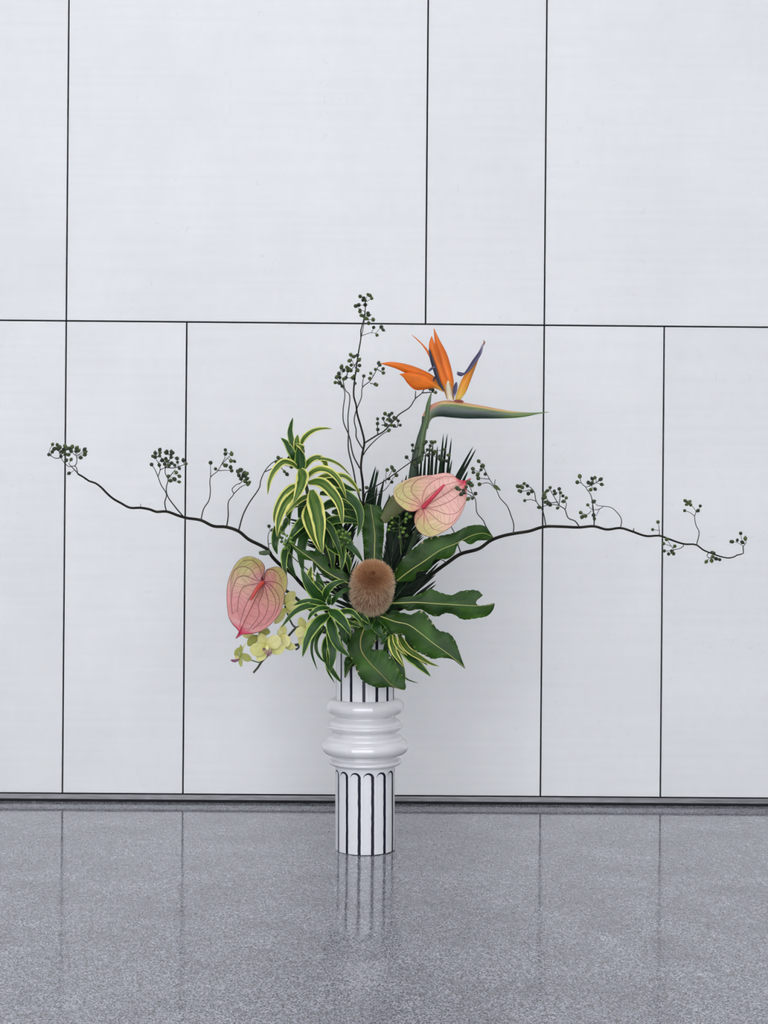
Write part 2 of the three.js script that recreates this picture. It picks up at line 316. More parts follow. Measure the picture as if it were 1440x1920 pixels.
const serratedMap = [0, 1].map((k) => data(256, 512, (x, y, o) => {     // leathery leaf: side veins, mottling, dry specks
  const q = x / 255 * 2 - 1, a = Math.abs(q), vein = Math.abs(((y / 512 * 26 + a * 3.2 + k * 0.4) % 1) - 0.5) * 2, n = vnoise(x / 40 + 9 * k, y / 60), f = vnoise(x / 4, y / 5 + k * 50);
  const big = vnoise(x / 110 + 5 * k, y / 130 + k), t = 0.72 + big * 0.62 + n * 0.2 + (f - 0.5) * 0.10 + smooth(0.86, 1, vein) * 0.14;
  o[0] = 22 * t + n * 16 + big * 8; o[1] = 55 * t + n * 14; o[2] = 14 * t - big * 4;
  const dry = vnoise(x / 12 + k * 13, y / 14) * smooth(0.55, 0.9, a); if (dry > 0.84) { o[0] = 158; o[1] = 146; o[2] = 100; }
}));
const serrated = serratedMap.map((map) => phys({ map, roughness: 0.46, specularIntensity: 0.55 }));
const ribMat = std({ color: 0xb3b46a, roughness: 0.6 }), ribBrown = std({ color: 0x9a9158, roughness: 0.6 });
const barkMap = data(64, 256, (x, y, o) => { const t = 0.42 + vnoise(x / 6, y / 22) * 0.4, g = vnoise(x / 14, y / 60 + 30); o[0] = (44 + g * 12) * t; o[1] = (40 + g * 16) * t; o[2] = (38 + g * 4) * t; });
barkMap.repeat.set(1, 8);
const bark = phys({ map: barkMap, roughness: 0.75, specularIntensity: 0.4 });
const twigMat = std({ color: 0x2b2e27, roughness: 0.75 }), twigGreen = std({ color: 0x566b3a, roughness: 0.65 });
const berryMats = [0x303d26, 0x3c4a29, 0x283322, 0x4a5a2e].map((color) => phys({ color, roughness: 0.4, specularIntensity: 0.7 }));
const youngBerry = [0x5c8030, 0x6d9038, 0x48692a].map((color) => std({ color, roughness: 0.45 }));
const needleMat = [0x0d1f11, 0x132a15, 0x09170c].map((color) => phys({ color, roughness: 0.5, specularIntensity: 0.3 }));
const stemGreen = std({ color: 0x2c4024, roughness: 0.6 });

const MOUTH = [690, 1176], DEEP = [687, 1262];       // where the stems enter the vase and where they end

// ---------------------------------------------------------------- berry branches
const berryGeo = [0, 1].map((k) => new THREE.LatheGeometry([[0.0001, -1.05], [0.28, -1.02], [0.5, -0.86], [0.88, -0.42], [1, 0.05], [0.86, 0.55], [0.55, 0.9], [0.24, 1.06], [0.16, 1.22 + 0.2 * k], [0.0001, 1.3 + 0.2 * k]].map(([x, y]) => new THREE.Vector2(x, y)), 12));
function berry(twig, t, at, dir, r, mats) {
  const m = mesh('berry', berryGeo[rnd() < 0.5 ? 0 : 1], mats[Math.floor(rnd() * mats.length)], twig);
  m.position.copy(at).sub(t.position); m.quaternion.setFromUnitVectors(V(0, 1, 0), dir); m.scale.set(r, r * rr(1.0, 1.18), r);
}
// a twig: its woody runs (first is the main one) and its berries, each on a stalk from the nearest point of the twig
function twig(t, runs, berries, { z = 0, r = 1.1, size = 3.5, mats = berryMats, mat = twigMat, spread = 0.012 } = {}) {
  const geos = [], knots = [];
  runs.forEach((run, i) => {
    const zz = Array.isArray(z) ? z : [z, z + 0.006 * (i % 3 - 1)], pts = along(run, i ? z instanceof Array ? z[1] : z : zz, Math.max(6, run.length * 4));
    const r0 = M(i ? r * 0.6 : r * 0.85), r1 = M(i ? r * 0.4 : r * 0.45);
    geos.push(tube(pts, (s) => lerp(r0, r1, s), 6)); knots.push(...pts.slice(i ? 2 : Math.floor(pts.length * 0.45)));
  });
  const ze = Array.isArray(z) ? z[1] : z, spots = [];
  for (const [px, py] of berries) {
    const at = P(px, py, ze + rr(-spread, spread));
    let k = knots[0], d = 9; for (const q of knots) { const e = Math.hypot(q.x - at.x, q.y - at.y) + 0.25 * Math.max(0, q.y - at.y); if (e < d) { d = e; k = q; } }
    const gapTo = at.distanceTo(k), dir = at.clone().sub(k).normalize();
    if (gapTo < 0.001) dir.set(rr(-0.4, 0.4), 1, 0.3).normalize();
    const rad = M(size * rr(0.86, 1.14));
    if (gapTo > 0.002) { const mid = k.clone().lerp(at, 0.5).add(V(rr(-1, 1), rr(-1.2, 0.4), 0).multiplyScalar(gapTo * 0.10)); geos.push(tube(spline([k, mid, at.clone().addScaledVector(dir, -rad * 0.7)], 5), M(0.48), 5)); }
    spots.push([at, dir, rad]);
  }
  const g = mergeGeometries(geos); const m = mesh('twig', local(g, t), mat, t);
  for (const [at, dir, rad] of spots) berry(m, t, at, dir, rad, mats);
  return m;
}
const stemOf = (t, pix, z, radius, mat = bark, name = 'stem', n = 0, sides = 9) => mesh(name, local(tube(along(pix, z, n || pix.length * 4), radius, sides), t), mat, t);

{ // the long branch to the left
  const t = thing('berry_branch', 'long bare dark branch reaching out to the left, tipped with a dense seed pod cluster', 'branch', P(MOUTH[0], MOUTH[1], 0));
  const main = [...S9('420,490 480,525 540,566 600,585 665,632 720,690 790,750 870,795 960,842 1075,843 1180,863 1230,884 1340,881 1440,915'), ...S10('330,755 405,777 550,800 670,857 790,865 910,905 1010,985 1140,1050 1200,1090'), ...S3('560,215 640,300 760,390 850,490 1000,640 1150,800'), MOUTH, DEEP];
  stemOf(t, main, (s) => lerp(0.05, 0, smooth(0, 0.7, s)) - 0.03 * smooth(0.45, 0.7, s) * (1 - smooth(0.85, 1, s)), (s) => M(lerp(1.5, 4.4, Math.pow(s, 0.8))), bark, 'stem', 120);
  const tw = (runs, b, o) => twig(t, runs, b, { z: 0.04, ...o });
  tw([S9('430,495 350,410 325,383'), S9('420,485 402,420 385,410 330,415 300,395 250,335 235,310'), S9('388,408 405,385 406,310 380,285 350,252'), S9('232,325 190,328 120,292')],
    S9('158,185 207,190 235,215 175,232 155,262 120,290 290,203 270,235 250,260 330,225 362,210 350,252 408,222 403,256 430,250 490,235 497,262 492,292 450,322 350,342 300,350 325,290 290,288 245,310 330,484 215,230 308,232 270,262'), { z: 0.05, r: 1.4 });
  tw([S9('1075,845 1073,820 1070,800')], [], { r: 1.0 });
  tw([S10('215,712 200,630 217,550 165,460 135,380 105,310 73,262'), S10('135,380 155,315 148,268 110,200'), S10('155,315 205,290')], S10('73,262 108,152 85,182 107,190 152,120 155,150 150,180 147,268 175,222'), { z: [0.02, 0.035], r: 1.4 });
  tw([S10('385,770 300,670 225,560 215,490 232,400 205,350 205,290'), S10('205,290 195,230 160,190'), S10('205,290 290,295 340,280 385,265'), S10('232,400 300,312'), S10('205,300 240,230 262,180')],
    S10('215,150 263,140 262,165 262,192 210,205 222,228 200,258 240,272 265,248 318,203 323,240 297,270 340,298 380,222 405,255 310,338 232,375 340,375 293,402 255,418 338,430 222,135 278,150'), { z: [0.02, 0.03], r: 1.6 });
  tw([S10('550,797 575,690 625,610 640,520 635,430 642,385 710,325 745,265 785,190'), S10('642,385 642,300 642,250'), S10('715,322 790,318 845,320'), S10('745,268 800,205 845,162')], S10('642,245 690,305 785,122 785,160 845,160 838,228 872,231 795,268 835,290 845,322 780,270'), { z: 0.02, r: 1.3 });
  tw([S10('797,862 812,760 815,620 865,545 848,505 880,465 915,445'), S10('865,545 940,475 1000,450'), S10('915,450 940,430 935,400')], S10('905,330 938,315 965,345 990,350 915,368 935,400 975,375 992,398 975,425 1018,432 1000,457 995,440 955,370 925,318 1008,445'), { z: 0.01, r: 1.5 });
  tw([S10('912,902 955,750 1010,640 1115,480 1125,420 1160,335 1210,270 1260,232 1330,215'), S10('1160,335 1250,295 1340,250')], [...S10('1295,198 1325,220 1275,235 1400,195 1420,225'), [533, 884], [538, 889], [542, 858], [547, 864], [546, 876], [528, 861]], { z: 0.0, r: 1.7 });
  tw([S10('1205,1090 1195,980 1200,930 1215,900 1205,860'), S10('1200,1030 1240,1020 1300,1030'), S10('1215,905 1260,870 1310,850')], S10('1205,857 1270,868 1240,895 1300,850'), { z: 0.03, r: 1.1 });
  const leaf = broad(S3('545,165 500,165 440,175'), S3('545,185 500,185 438,190'), S3('545,205 490,212 445,205'), [0.02, 0.03], { n: 16, across: 6, bow: 0.002, wave: 0.001 });
  mesh('leaf', local(leaf.geo, t), std({ color: 0x55634a, roughness: 0.6 }), t);
}
{ // the long branch to the right
  const t = thing('berry_branch', 'long bare dark branch sweeping out to the right with many thin upright twigs', 'branch', P(MOUTH[0], MOUTH[1], 0));
  const main = [...S12('1332,655 1333,717 1300,717 1270,735 1230,745 1180,738 1110,715 1035,685 980,645 890,640 770,600 710,578 605,580 500,545 415,520 310,531 215,507 105,515'), ...S11('1090,758 945,757 880,770 790,800 630,826 520,850 410,892 300,970 120,1022 0,1102'), ...S2('780,1322 640,1440'), [752, 1128], MOUTH, DEEP];
  stemOf(t, main, (s) => lerp(0.03, 0, smooth(0, 0.8, s)) - 0.02 * smooth(0.5, 0.75, s) * (1 - smooth(0.9, 1, s)), (s) => M(lerp(0.9, 4.6, Math.pow(s, 0.85))), bark, 'stem', 130);
  const tw = (runs, b, o) => twig(t, runs, b, { z: 0.02, ...o });
  tw([S2('1010,1160 985,1090 960,1000 930,940 900,900'), S2('890,1240 850,1215 800,1210 775,1260')], [], { z: 0.0, r: 1.5 });
  tw([S11('420,880 390,800 365,755 340,700 280,625 265,500 235,440 215,380 190,345'), S11('240,440 200,420 170,395 130,400'), S11('255,480 195,445 150,430')], S11('190,335 215,345 230,360 265,440 195,490 235,485 85,385 110,400 150,410 130,445 155,432 175,375 205,325 95,392'), { z: [0.0, 0.105], r: 1.3 });
  tw([S11('630,822 634,740 610,660 570,560 500,480 465,400 400,300 345,190'), S11('465,400 390,338 300,350'), S11('400,300 320,293 285,290'), S11('450,345 452,325 456,303'), S11('345,200 320,205 300,240')], S11('296,128 325,178 338,172 318,210 240,200 245,235 290,250 292,292 360,252 303,350 285,262'), { r: 1.3 });
  { const b = broad(S11('445,350 475,365 508,405'), S11('445,352 465,390 508,408'), S11('445,354 452,390 508,410'), [0.02, 0.024], { n: 10, across: 4, bow: -0.002, wave: 0 }); mesh('bud', local(b.geo, t), berryMats[3], t); }
  tw([S11('945,752 910,600 850,512 830,420 780,370 730,350 680,365'), S11('850,514 800,498 740,505'), S11('830,425 770,440'), S11('815,400 740,415 690,415'), S11('895,575 888,572')], S11('735,343 765,365 672,368 685,372 715,378 685,412 700,418 775,440 810,418 740,507 888,572 880,572'), { r: 1.3 });
  tw([S11('1262,752 1225,705 1160,675 1125,590 1070,550 1035,490 1000,430 985,400'), S11('1070,550 1080,460 1073,410'), S11('1130,590 1142,540 1130,512'), S11('1080,555 985,545 890,575'), S11('1060,520 985,525 940,470')], S11('985,382 958,412 930,440 935,475 920,485 1025,415 1032,440 1073,395 1085,432 1108,462 1140,482 1115,515 1058,578 940,522 965,535 985,548 955,520'), { r: 1.4 });
  tw([S12('215,507 215,440 205,340 190,270 155,215 185,205 230,182'), S12('155,215 120,182 108,137'), S12('118,182 92,178')], S12('108,133 90,177 200,150 222,143 260,157 272,193 173,180 195,190 202,180 190,233 223,228 212,322 212,423 218,450 205,152 265,155'), { r: 1.3 });
  tw([S12('415,520 420,455 385,400 340,365 290,357 240,350 215,325'), S12('285,358 255,378 200,380 170,348'), S12('255,378 230,430'), S12('195,390 165,418 117,407')], S12('168,347 115,405 122,437 152,430 130,436'), { r: 1.1 });
  tw([S12('510,545 512,535 514,523')], [], { r: 1.5 });
  tw([S12('707,578 703,520 695,478'), S12('703,538 657,533')], S12('695,475 655,532'), { r: 0.9 });
  tw([S12('888,645 885,655 870,668 815,685 770,692'), S12('815,685 790,650 765,612'), S12('790,655 740,638')], S12('760,605 737,637 820,657 742,692 797,692 775,715 812,712 800,700'), { r: 1.0 });
  tw([S12('985,643 1003,550 980,500 970,430 980,400 955,360 935,338'), S12('970,430 930,402 897,391'), S12('980,402 1000,385 1012,357')], S12('900,317 935,322 912,343 940,347 895,390 1012,355 995,390 925,330'), { r: 1.1 });
  tw([S12('1078,702 1062,730 1100,747 1110,700')], S12('1058,772 1097,765 1130,750 1157,757 1105,735 1100,703 1115,708'), { r: 0.9 });
  tw([S12('1332,660 1355,630 1350,605'), S12('1332,655 1290,630 1252,624'), S12('1328,622 1320,590 1315,563')], S12('1315,560 1350,600 1252,623 1243,622 1290,612 1328,628'), { r: 0.9 });
}
{ // the upright branch
  const t = thing('berry_branch', 'slender upright branch with seed pods, its tip the topmost point of the arrangement', 'branch', P(MOUTH[0], MOUTH[1], -0.01));
  stemOf(t, [...S7('470,200 470,280 445,420 422,500 425,570 400,720 375,900 355,1050 350,1180 375,1270 385,1360 425,1500 460,1660 440,1772'), ...S1('1245,530 1260,650 1265,800'), [683, 1000], MOUTH, DEEP], (s) => -0.03 + 0.03 * smooth(0.8, 1, s), (s) => M(lerp(0.8, 3.6, Math.pow(s, 0.9))), bark, 'stem', 90);
  const tw = (runs, b, o) => twig(t, runs, b, { z: -0.03, r: 1.5, ...o });
  tw([S7('430,560 445,480 460,400 470,300 472,190 497,125'), S7('432,552 530,520 575,525 600,500 637,462'), S7('575,525 592,543'), S7('535,520 557,467'), S7('470,385 552,383'), S7('465,300 415,275 370,245'), S7('470,235 405,232'), S7('475,200 535,165')],
    S7('418,143 455,160 447,182 470,185 497,122 515,132 537,163 370,243 403,232 470,230 415,283 415,300 430,340 450,347 497,315 503,337 475,372 490,375 552,385 505,420 557,465 637,460 655,490 592,545 550,378'), { r: 1.0 });
  tw([S7('385,760 390,800 330,900 300,930'), S7('375,900 330,800 318,750'), S7('360,1000 310,990 260,985'), S7('385,860 330,850')], S7('318,748 350,768 385,755 308,810 405,803 410,860 325,855 280,880 290,900 320,912 388,908 335,985 355,970 362,1045 300,895 340,995'), { r: 1.1 });
  tw([S7('440,1722 375,1600 375,1530 355,1430 375,1330 430,1190 440,1090 520,1020 590,900 608,865'), S7('440,1090 445,1020 455,975'), S7('520,1045 580,1058'), S7('595,900 655,937')], S7('455,970 527,942 517,995 575,1055 588,1062 575,900 610,838 622,855 655,895 658,937'), { r: 1.5 });
  tw([[...S1('1235,530'), ...S1('1180,420'), ...S7('310,1620 295,1570 245,1450 240,1320 258,1160 245,1100 190,1040')], S7('245,1100 225,1050 200,990'), S7('225,1070 180,1000')], S7('225,868 245,912 180,975 205,985 195,945 160,1037 200,1040 230,1075 170,985 222,880'), { r: 1.7 });
  tw([[...S1('1250,830 1210,700 1180,540 1140,370'), ...S7('295,1560 290,1400 305,1160 265,1120 245,1050 240,1000')], S7('245,1010 280,960 290,915')], S7('260,995 245,1000 270,985 290,915'), { r: 1.9 });
  tw([S7('462,1665 590,1585 660,1545 750,1450 820,1370 930,1295 990,1205 1060,1145 1080,1105'), S7('600,1580 597,1500 597,1470'), S7('700,1500 660,1430 657,1412'), S7('760,1440 720,1400 675,1365'), S7('990,1205 993,1125'), S7('1062,1145 1140,1140 1195,1140'), S7('640,1480 700,1475 800,1500 812,1440')], S7('598,1415 597,1465 657,1410 675,1360 720,1375 745,1357 705,1420 730,1435 680,1480 740,1480 770,1487 833,1480 812,1435 770,1405 785,1410 600,1525 1140,1100 1170,1115 1200,1140 685,1475'), { r: 1.9 });
  tw([S7('450,1790 465,1760 520,1690 640,1580 720,1532')], S7('720,1530 712,1538'), { r: 1.5 });
}
{ // the thin spray between the upright branch and the pink flower
  const t = thing('berry_branch', 'thin spray of seed pods crossing the orange flower\'s stem above the large pink flower', 'branch', P(MOUTH[0], MOUTH[1], 0.0));
  stemOf(t, [...S2('640,355 600,380 500,450 420,510 330,570 220,635 185,690'), [684, 1000], MOUTH, DEEP], 0.0, (s) => M(lerp(0.9, 2.0, s)), bark, 'stem', 50, 7);
  const tw = (runs, b, o) => twig(t, runs, b, { z: 0.0, r: 1.1, ...o });
  tw([S2('600,382 640,355 720,300 790,222'), S2('640,358 740,330 850,368'), S2('700,310 700,235'), S2('600,380 600,300 600,250'), S2('590,390 550,350'), S2('740,330 790,300 870,285'), S2('800,345 890,330')], S2('550,348 600,245 602,293 635,262 660,370 700,230 715,218 763,222 790,218 725,285 750,250 690,300 730,330 790,300 780,320 830,360 850,370 872,283 903,330 890,380 610,400 660,390 630,425 760,290 830,340'), { r: 1.1 });
  tw([S2('205,725 300,670 380,610 440,520 465,500'), S2('375,570 380,470 387,457'), S2('400,510 435,445')], S2('215,605 387,455 430,440 445,460 400,530 425,557 465,500 155,625 427,432'), { r: 1.1 });
}
{ // bright green young clusters low among the leaves
  const bunch = (label, root, spots, z, mid) => {
    const t = thing('berry_sprig', label, 'berries', P(MOUTH[0], MOUTH[1], z));
    stemOf(t, [mid, root, MOUTH, DEEP], (s) => lerp(lerp(z, -0.03, smooth(0, 0.22, s)), 0, smooth(0.6, 1, s)), (s) => M(lerp(0.9, 2, s)), twigGreen, 'stem', 24, 6);
    const cx = mid[0], cy = mid[1];
    twig(t, [[root, [lerp(root[0], cx, 0.6), lerp(root[1], cy, 0.6)], mid], [mid, [cx - 8, cy - 8]], [mid, [cx + 7, cy - 9]], [mid, [cx + 2, cy - 14]]], spots, { z, r: 1.0, size: 3.0, mats: youngBerry, mat: twigGreen, spread: 0.014 });
  };
  bunch('bright green seed cluster above left of the brown bristly head, beside the dark upright leaf', [648, 1050], S1('1060,1060 1090,1050 1120,1075 1150,1085 1050,1100 1080,1110 1110,1120 1150,1140 1170,1160 1070,1150 1100,1170 1130,1130 1085,1180 1040,1075 1105,1095 1065,1125 1135,1160 1120,1195 1075,1200 1090,1085'), 0.06, [643, 1020]);
  bunch('bright green seed cluster near the left branch, just above the smaller pink flower', [545, 1040], S1('540,1010 560,1060 590,1080 620,1100 640,1125 610,1140 580,1120 600,1170 630,1180 650,1150 670,1165 560,1110 600,1210 575,1150 625,1205 545,1075 590,1050 655,1120'), 0.06, [534, 1018]);
  bunch('loose green seed cluster in the shade under the large pink flower', [752, 1040], S2('410,830 440,790 470,800 550,830 545,870 430,900 410,930 440,950 530,950 520,980 550,1010 490,1020 580,850 425,860 460,840 505,940 540,895 400,960'), 0.02, [748, 985]);
}

// ---------------------------------------------------------------- palm fronds behind everything
function frond(label, rachis, z, { n = 22, len = 60, angle = 0.45, width = 5, from = 0.15, taper = 0.5, face = V(0, 0.1, 1), sides = [-1, 1], lift = 0.1 } = {}) {
  const pts = along(rachis, z, 60), t = thing('palm_frond', label, 'palm frond', pts[0].clone());
  mesh('rachis', local(tube(pts, (s) => M(lerp(2.4, 0.7, s)), 6), t), stemGreen, t);
  for (let i = 0; i < n; i++) for (const side of sides) {
    const s = lerp(from, 0.99, (i + (side > 0 ? 0.5 : 0)) / n), k = Math.min(59, Math.floor(s * 60)), at = pts[k], T = pts[k + 1].clone().sub(pts[Math.max(0, k - 1)]).normalize();
    const across = T.clone().cross(face).normalize(), a = angle * lerp(1.15, 0.6, s) * rr(0.92, 1.08), L = M(len) * (1 - taper * Math.pow(Math.abs(s - 0.45) / 0.55, 2)) * rr(0.92, 1.06);
    const dir = T.clone().multiplyScalar(Math.cos(a)).addScaledVector(across, side * Math.sin(a)).addScaledVector(face, rr(-lift, lift)).normalize();
    const tip = at.clone().addScaledVector(dir, L), mid = at.clone().lerp(tip, 0.5).addScaledVector(T, L * 0.03);
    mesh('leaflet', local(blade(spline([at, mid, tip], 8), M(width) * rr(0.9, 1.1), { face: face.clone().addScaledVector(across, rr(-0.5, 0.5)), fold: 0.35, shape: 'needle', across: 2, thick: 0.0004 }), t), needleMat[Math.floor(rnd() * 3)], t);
  }
  return t;
}
// a frond whose leaflets are placed one by one: from the rachis to their tips
function fan(label, rachis, z, leaflets, width = 6) {
  const pts = along(rachis, z, 60), t = thing('palm_frond', label, 'palm frond', pts[0].clone());
  mesh('rachis', local(tube(pts, (s) => M(lerp(2.4, 0.9, s)), 6), t), stemGreen, t);
  for (const [line, dz = 0] of leaflets) {
    const a = along(line, z[1] + dz, 2), b = a.at(-1), near = pts.reduce((m, p) => (p.distanceTo(a[0]) < m.distanceTo(a[0]) ? p : m), pts[0]);
    const mid = a[0].clone().lerp(b, 0.5).add(V(rr(-1, 1) * 0.001, 0, 0.002));
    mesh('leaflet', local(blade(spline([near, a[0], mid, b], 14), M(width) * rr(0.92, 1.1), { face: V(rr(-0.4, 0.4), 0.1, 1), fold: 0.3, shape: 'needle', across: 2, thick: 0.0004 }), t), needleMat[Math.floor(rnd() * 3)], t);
  }
}
const rays = (S, ...pairs) => pairs.map((p) => [S(p), rr(-0.008, 0.008)]);
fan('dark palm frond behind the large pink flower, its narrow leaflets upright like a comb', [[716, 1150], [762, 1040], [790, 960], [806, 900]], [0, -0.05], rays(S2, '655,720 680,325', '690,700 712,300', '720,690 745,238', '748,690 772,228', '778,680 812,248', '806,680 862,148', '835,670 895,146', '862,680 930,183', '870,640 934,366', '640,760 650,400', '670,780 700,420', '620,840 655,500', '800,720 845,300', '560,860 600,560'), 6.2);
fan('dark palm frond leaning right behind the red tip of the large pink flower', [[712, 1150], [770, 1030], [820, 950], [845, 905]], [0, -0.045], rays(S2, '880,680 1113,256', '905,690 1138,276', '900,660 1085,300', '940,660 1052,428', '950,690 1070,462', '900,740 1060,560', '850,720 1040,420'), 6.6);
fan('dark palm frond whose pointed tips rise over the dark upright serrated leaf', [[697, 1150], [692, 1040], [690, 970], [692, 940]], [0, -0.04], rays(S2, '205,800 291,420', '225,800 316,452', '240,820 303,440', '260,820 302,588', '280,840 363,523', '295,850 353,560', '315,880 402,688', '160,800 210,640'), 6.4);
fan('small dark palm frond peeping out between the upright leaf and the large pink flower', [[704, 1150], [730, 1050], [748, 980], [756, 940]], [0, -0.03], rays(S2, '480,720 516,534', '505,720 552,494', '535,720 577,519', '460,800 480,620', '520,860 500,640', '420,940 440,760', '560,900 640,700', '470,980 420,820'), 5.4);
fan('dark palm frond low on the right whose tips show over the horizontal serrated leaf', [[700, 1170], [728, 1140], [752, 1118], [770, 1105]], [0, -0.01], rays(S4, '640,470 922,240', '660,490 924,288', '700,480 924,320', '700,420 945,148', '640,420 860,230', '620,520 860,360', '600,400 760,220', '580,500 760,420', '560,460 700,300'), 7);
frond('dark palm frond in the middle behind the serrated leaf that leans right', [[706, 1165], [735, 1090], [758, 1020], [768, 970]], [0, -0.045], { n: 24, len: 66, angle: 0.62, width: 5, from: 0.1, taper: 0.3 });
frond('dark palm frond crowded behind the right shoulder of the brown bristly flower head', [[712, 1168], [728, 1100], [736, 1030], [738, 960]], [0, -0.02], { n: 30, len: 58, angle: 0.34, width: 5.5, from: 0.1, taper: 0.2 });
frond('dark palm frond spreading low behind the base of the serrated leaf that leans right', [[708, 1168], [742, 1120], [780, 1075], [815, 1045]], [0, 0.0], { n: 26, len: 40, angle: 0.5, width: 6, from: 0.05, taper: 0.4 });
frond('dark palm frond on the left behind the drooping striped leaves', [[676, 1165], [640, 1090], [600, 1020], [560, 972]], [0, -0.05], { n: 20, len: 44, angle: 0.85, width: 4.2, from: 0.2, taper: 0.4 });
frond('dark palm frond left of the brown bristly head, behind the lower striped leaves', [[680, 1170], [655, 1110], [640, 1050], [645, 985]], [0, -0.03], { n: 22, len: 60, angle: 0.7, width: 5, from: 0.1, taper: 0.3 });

// ---------------------------------------------------------------- striped dracaena sprigs
// rows: width in photograph pixels | centre line on the sheet S | depth at base and tip | material
function sprig(label, stem, stemZ, rows) {
  const t = thing('dracaena_sprig', label, 'leaf sprig', P(MOUTH[0], MOUTH[1], stemZ[0]));
  stemOf(t, stem, stemZ, (s) => M(lerp(3.2, 4.6, s)), stemGreen, 'stem', 30, 8);
  for (const [w, line, z, mats, o = {}] of rows) {
    const zf = Array.isArray(z) ? (s) => lerp(z[0], z[1], s) + (o.out ?? 0.012) * Math.sin(Math.PI * s) : z;
    const pts = along(line, zf, 26), mat = Array.isArray(mats) ? mats[Math.floor(rnd() * mats.length)] : mats;
    mesh('leaf', local(blade(pts, M(w, 0.05) * 1.2, { face: o.face ?? V(rr(-0.12, 0.12), 0.45, 1), fold: o.fold ?? 0.16, twist: o.twist ?? rr(-0.3, 0.3), wave: 0.06, thick: 0.0006 }), t), mat, t);
  }
  return t;
}
const Y = yellowLeaf, G = greenLeaf, D = deepLeaf, p1 = (w) => w / 4.5, p3 = (w) => w / 5.143, p4 = (w) => w / 4.235;
const upright = sprig('tall sprig of arching leaves with yellow margins, its pointed tip standing above the left branch', [[562, 845], [566, 880], [576, 920], [590, 990], [640, 1090], MOUTH, DEEP], [0.035, 0.0], [
  [p1(48), S1('690,400 660,300 648,230 655,170 672,103'), [0.02, 0.0], G[1]], [p1(60), S1('700,480 660,400 610,310 570,275'), [0.02, 0.01], G[0]],
  [p1(44), S1('735,345 770,270 850,212 930,195 1000,198'), [0.03, 0.03], Y], [p1(60), S1('712,400 705,320 712,247'), [0.02, 0.02], Y],
  [p1(88), S1('735,560 730,470 728,400 715,330'), [0.045, 0.05], G[2], { fold: -0.5, out: 0 }], [p1(50), S1('768,400 742,350 690,322'), [0.05, 0.06], Y],
  [p1(58), S1('715,535 665,492 590,480 520,545 475,640 457,757'), [0.04, 0.07], Y], [p1(96), S1('735,535 752,600 730,700 675,832'), [0.05, 0.09], Y],
  [p1(52), S1('765,540 815,470 880,440 935,470 955,540 950,595'), [0.03, 0.02], Y], [p1(30), S1('770,540 850,460 950,455 1060,500 1165,600'), [0.03, 0.02], Y],
  [p1(62), S1('785,615 860,548 960,545 1050,620 1100,720 1122,790'), [0.04, 0.06], Y], [p1(88), S1('800,652 900,650 1000,735 1060,830 1082,930 1088,1015'), [0.05, 0.09], Y],
  [p1(122), S1('830,715 862,860 890,1000 897,1120 922,1255'), [0.06, 0.11], Y], [p1(78), S1('800,830 790,950 830,1080 905,1240'), [0.055, 0.095], Y],
  [p1(62), S1('740,660 640,710 560,810 518,920 512,1000'), [0.04, 0.06], Y], [p1(80), S1('720,720 630,800 570,910 545,1010 537,1110'), [0.045, 0.08], Y],
  [p1(44), S1('830,755 740,795 660,865 605,945'), [0.05, 0.07], Y], [p1(50), S1('850,640 930,600 1010,590 1110,600 1185,665 1245,765'), [0.02, 0.02], Y],
  [p1(74), S1('870,660 980,632 1110,690 1210,722'), [0.01, 0.0], G], [p1(84), S1('900,745 1020,735 1140,770 1225,870 1242,990 1212,1115'), [0.03, 0.06], G],
  [p1(74), S1('900,880 1000,830 1120,850 1235,885'), [0.02, 0.02], G], [p1(74), S1('910,1010 1040,965 1150,970 1245,992'), [0.02, 0.02], G],
  [p1(78), S1('790,945 710,1030 635,1130'), [0.03, 0.05], G], [p1(56), S1('910,950 990,1040 1050,1180 1092,1310'), [0.04, 0.06], G],
  [p1(64), S1('960,1040 1090,1140 1200,1230 1268,1330'), [0.03, 0.05], D], [p1(44), S1('620,950 605,1010 555,1090'), [0.04, 0.05], G],
  [p1(14), S1('610,910 680,862 780,845'), [0.05, 0.05], G], [p1(66), S1('770,770 745,870 718,950'), [0.02, 0.02], D],
  [p1(70), S1('560,1000 530,1090 520,1180 540,1260'), [0.02, 0.04], G], [p1(60), S1('640,1180 600,1260 600,1370 620,1440'), [0.02, 0.05], G],
  [p1(80), S1('850,900 800,1000 700,1090 620,1210'), [0.01, 0.02], D], [p1(80), S1('940,900 1010,1020 1130,1130 1180,1300'), [0.0, 0.02], D], [p1(80), S1('900,900 940,1060 1000,1250 1010,1400'), [0.01, 0.03], G],
  [p1(76), S1('820,1000 760,1130 740,1280 760,1420'), [0.01, 0.03], D], [p1(70), S1('1000,900 1100,900 1200,960 1250,1060'), [0.0, 0.0], D], [p1(70), S1('700,1100 640,1200 640,1330 700,1460'), [0.0, 0.02], D],
  [p1(72), S1('940,1100 1010,1200 1130,1290 1150,1420'), [0.02, 0.03], G], [p1(60), S1('760,700 700,760 640,900 640,1020'), [0.0, 0.0], G], [p1(64), S1('1000,760 1100,830 1180,930 1190,1050'), [0.01, 0.01], D],
  [p1(64), S1('960,1060 900,1200 860,1330 850,1420'), [0.02, 0.05], D], [p1(70), S1('1060,1130 1090,1260 1080,1400'), [0.03, 0.06], G],
]);
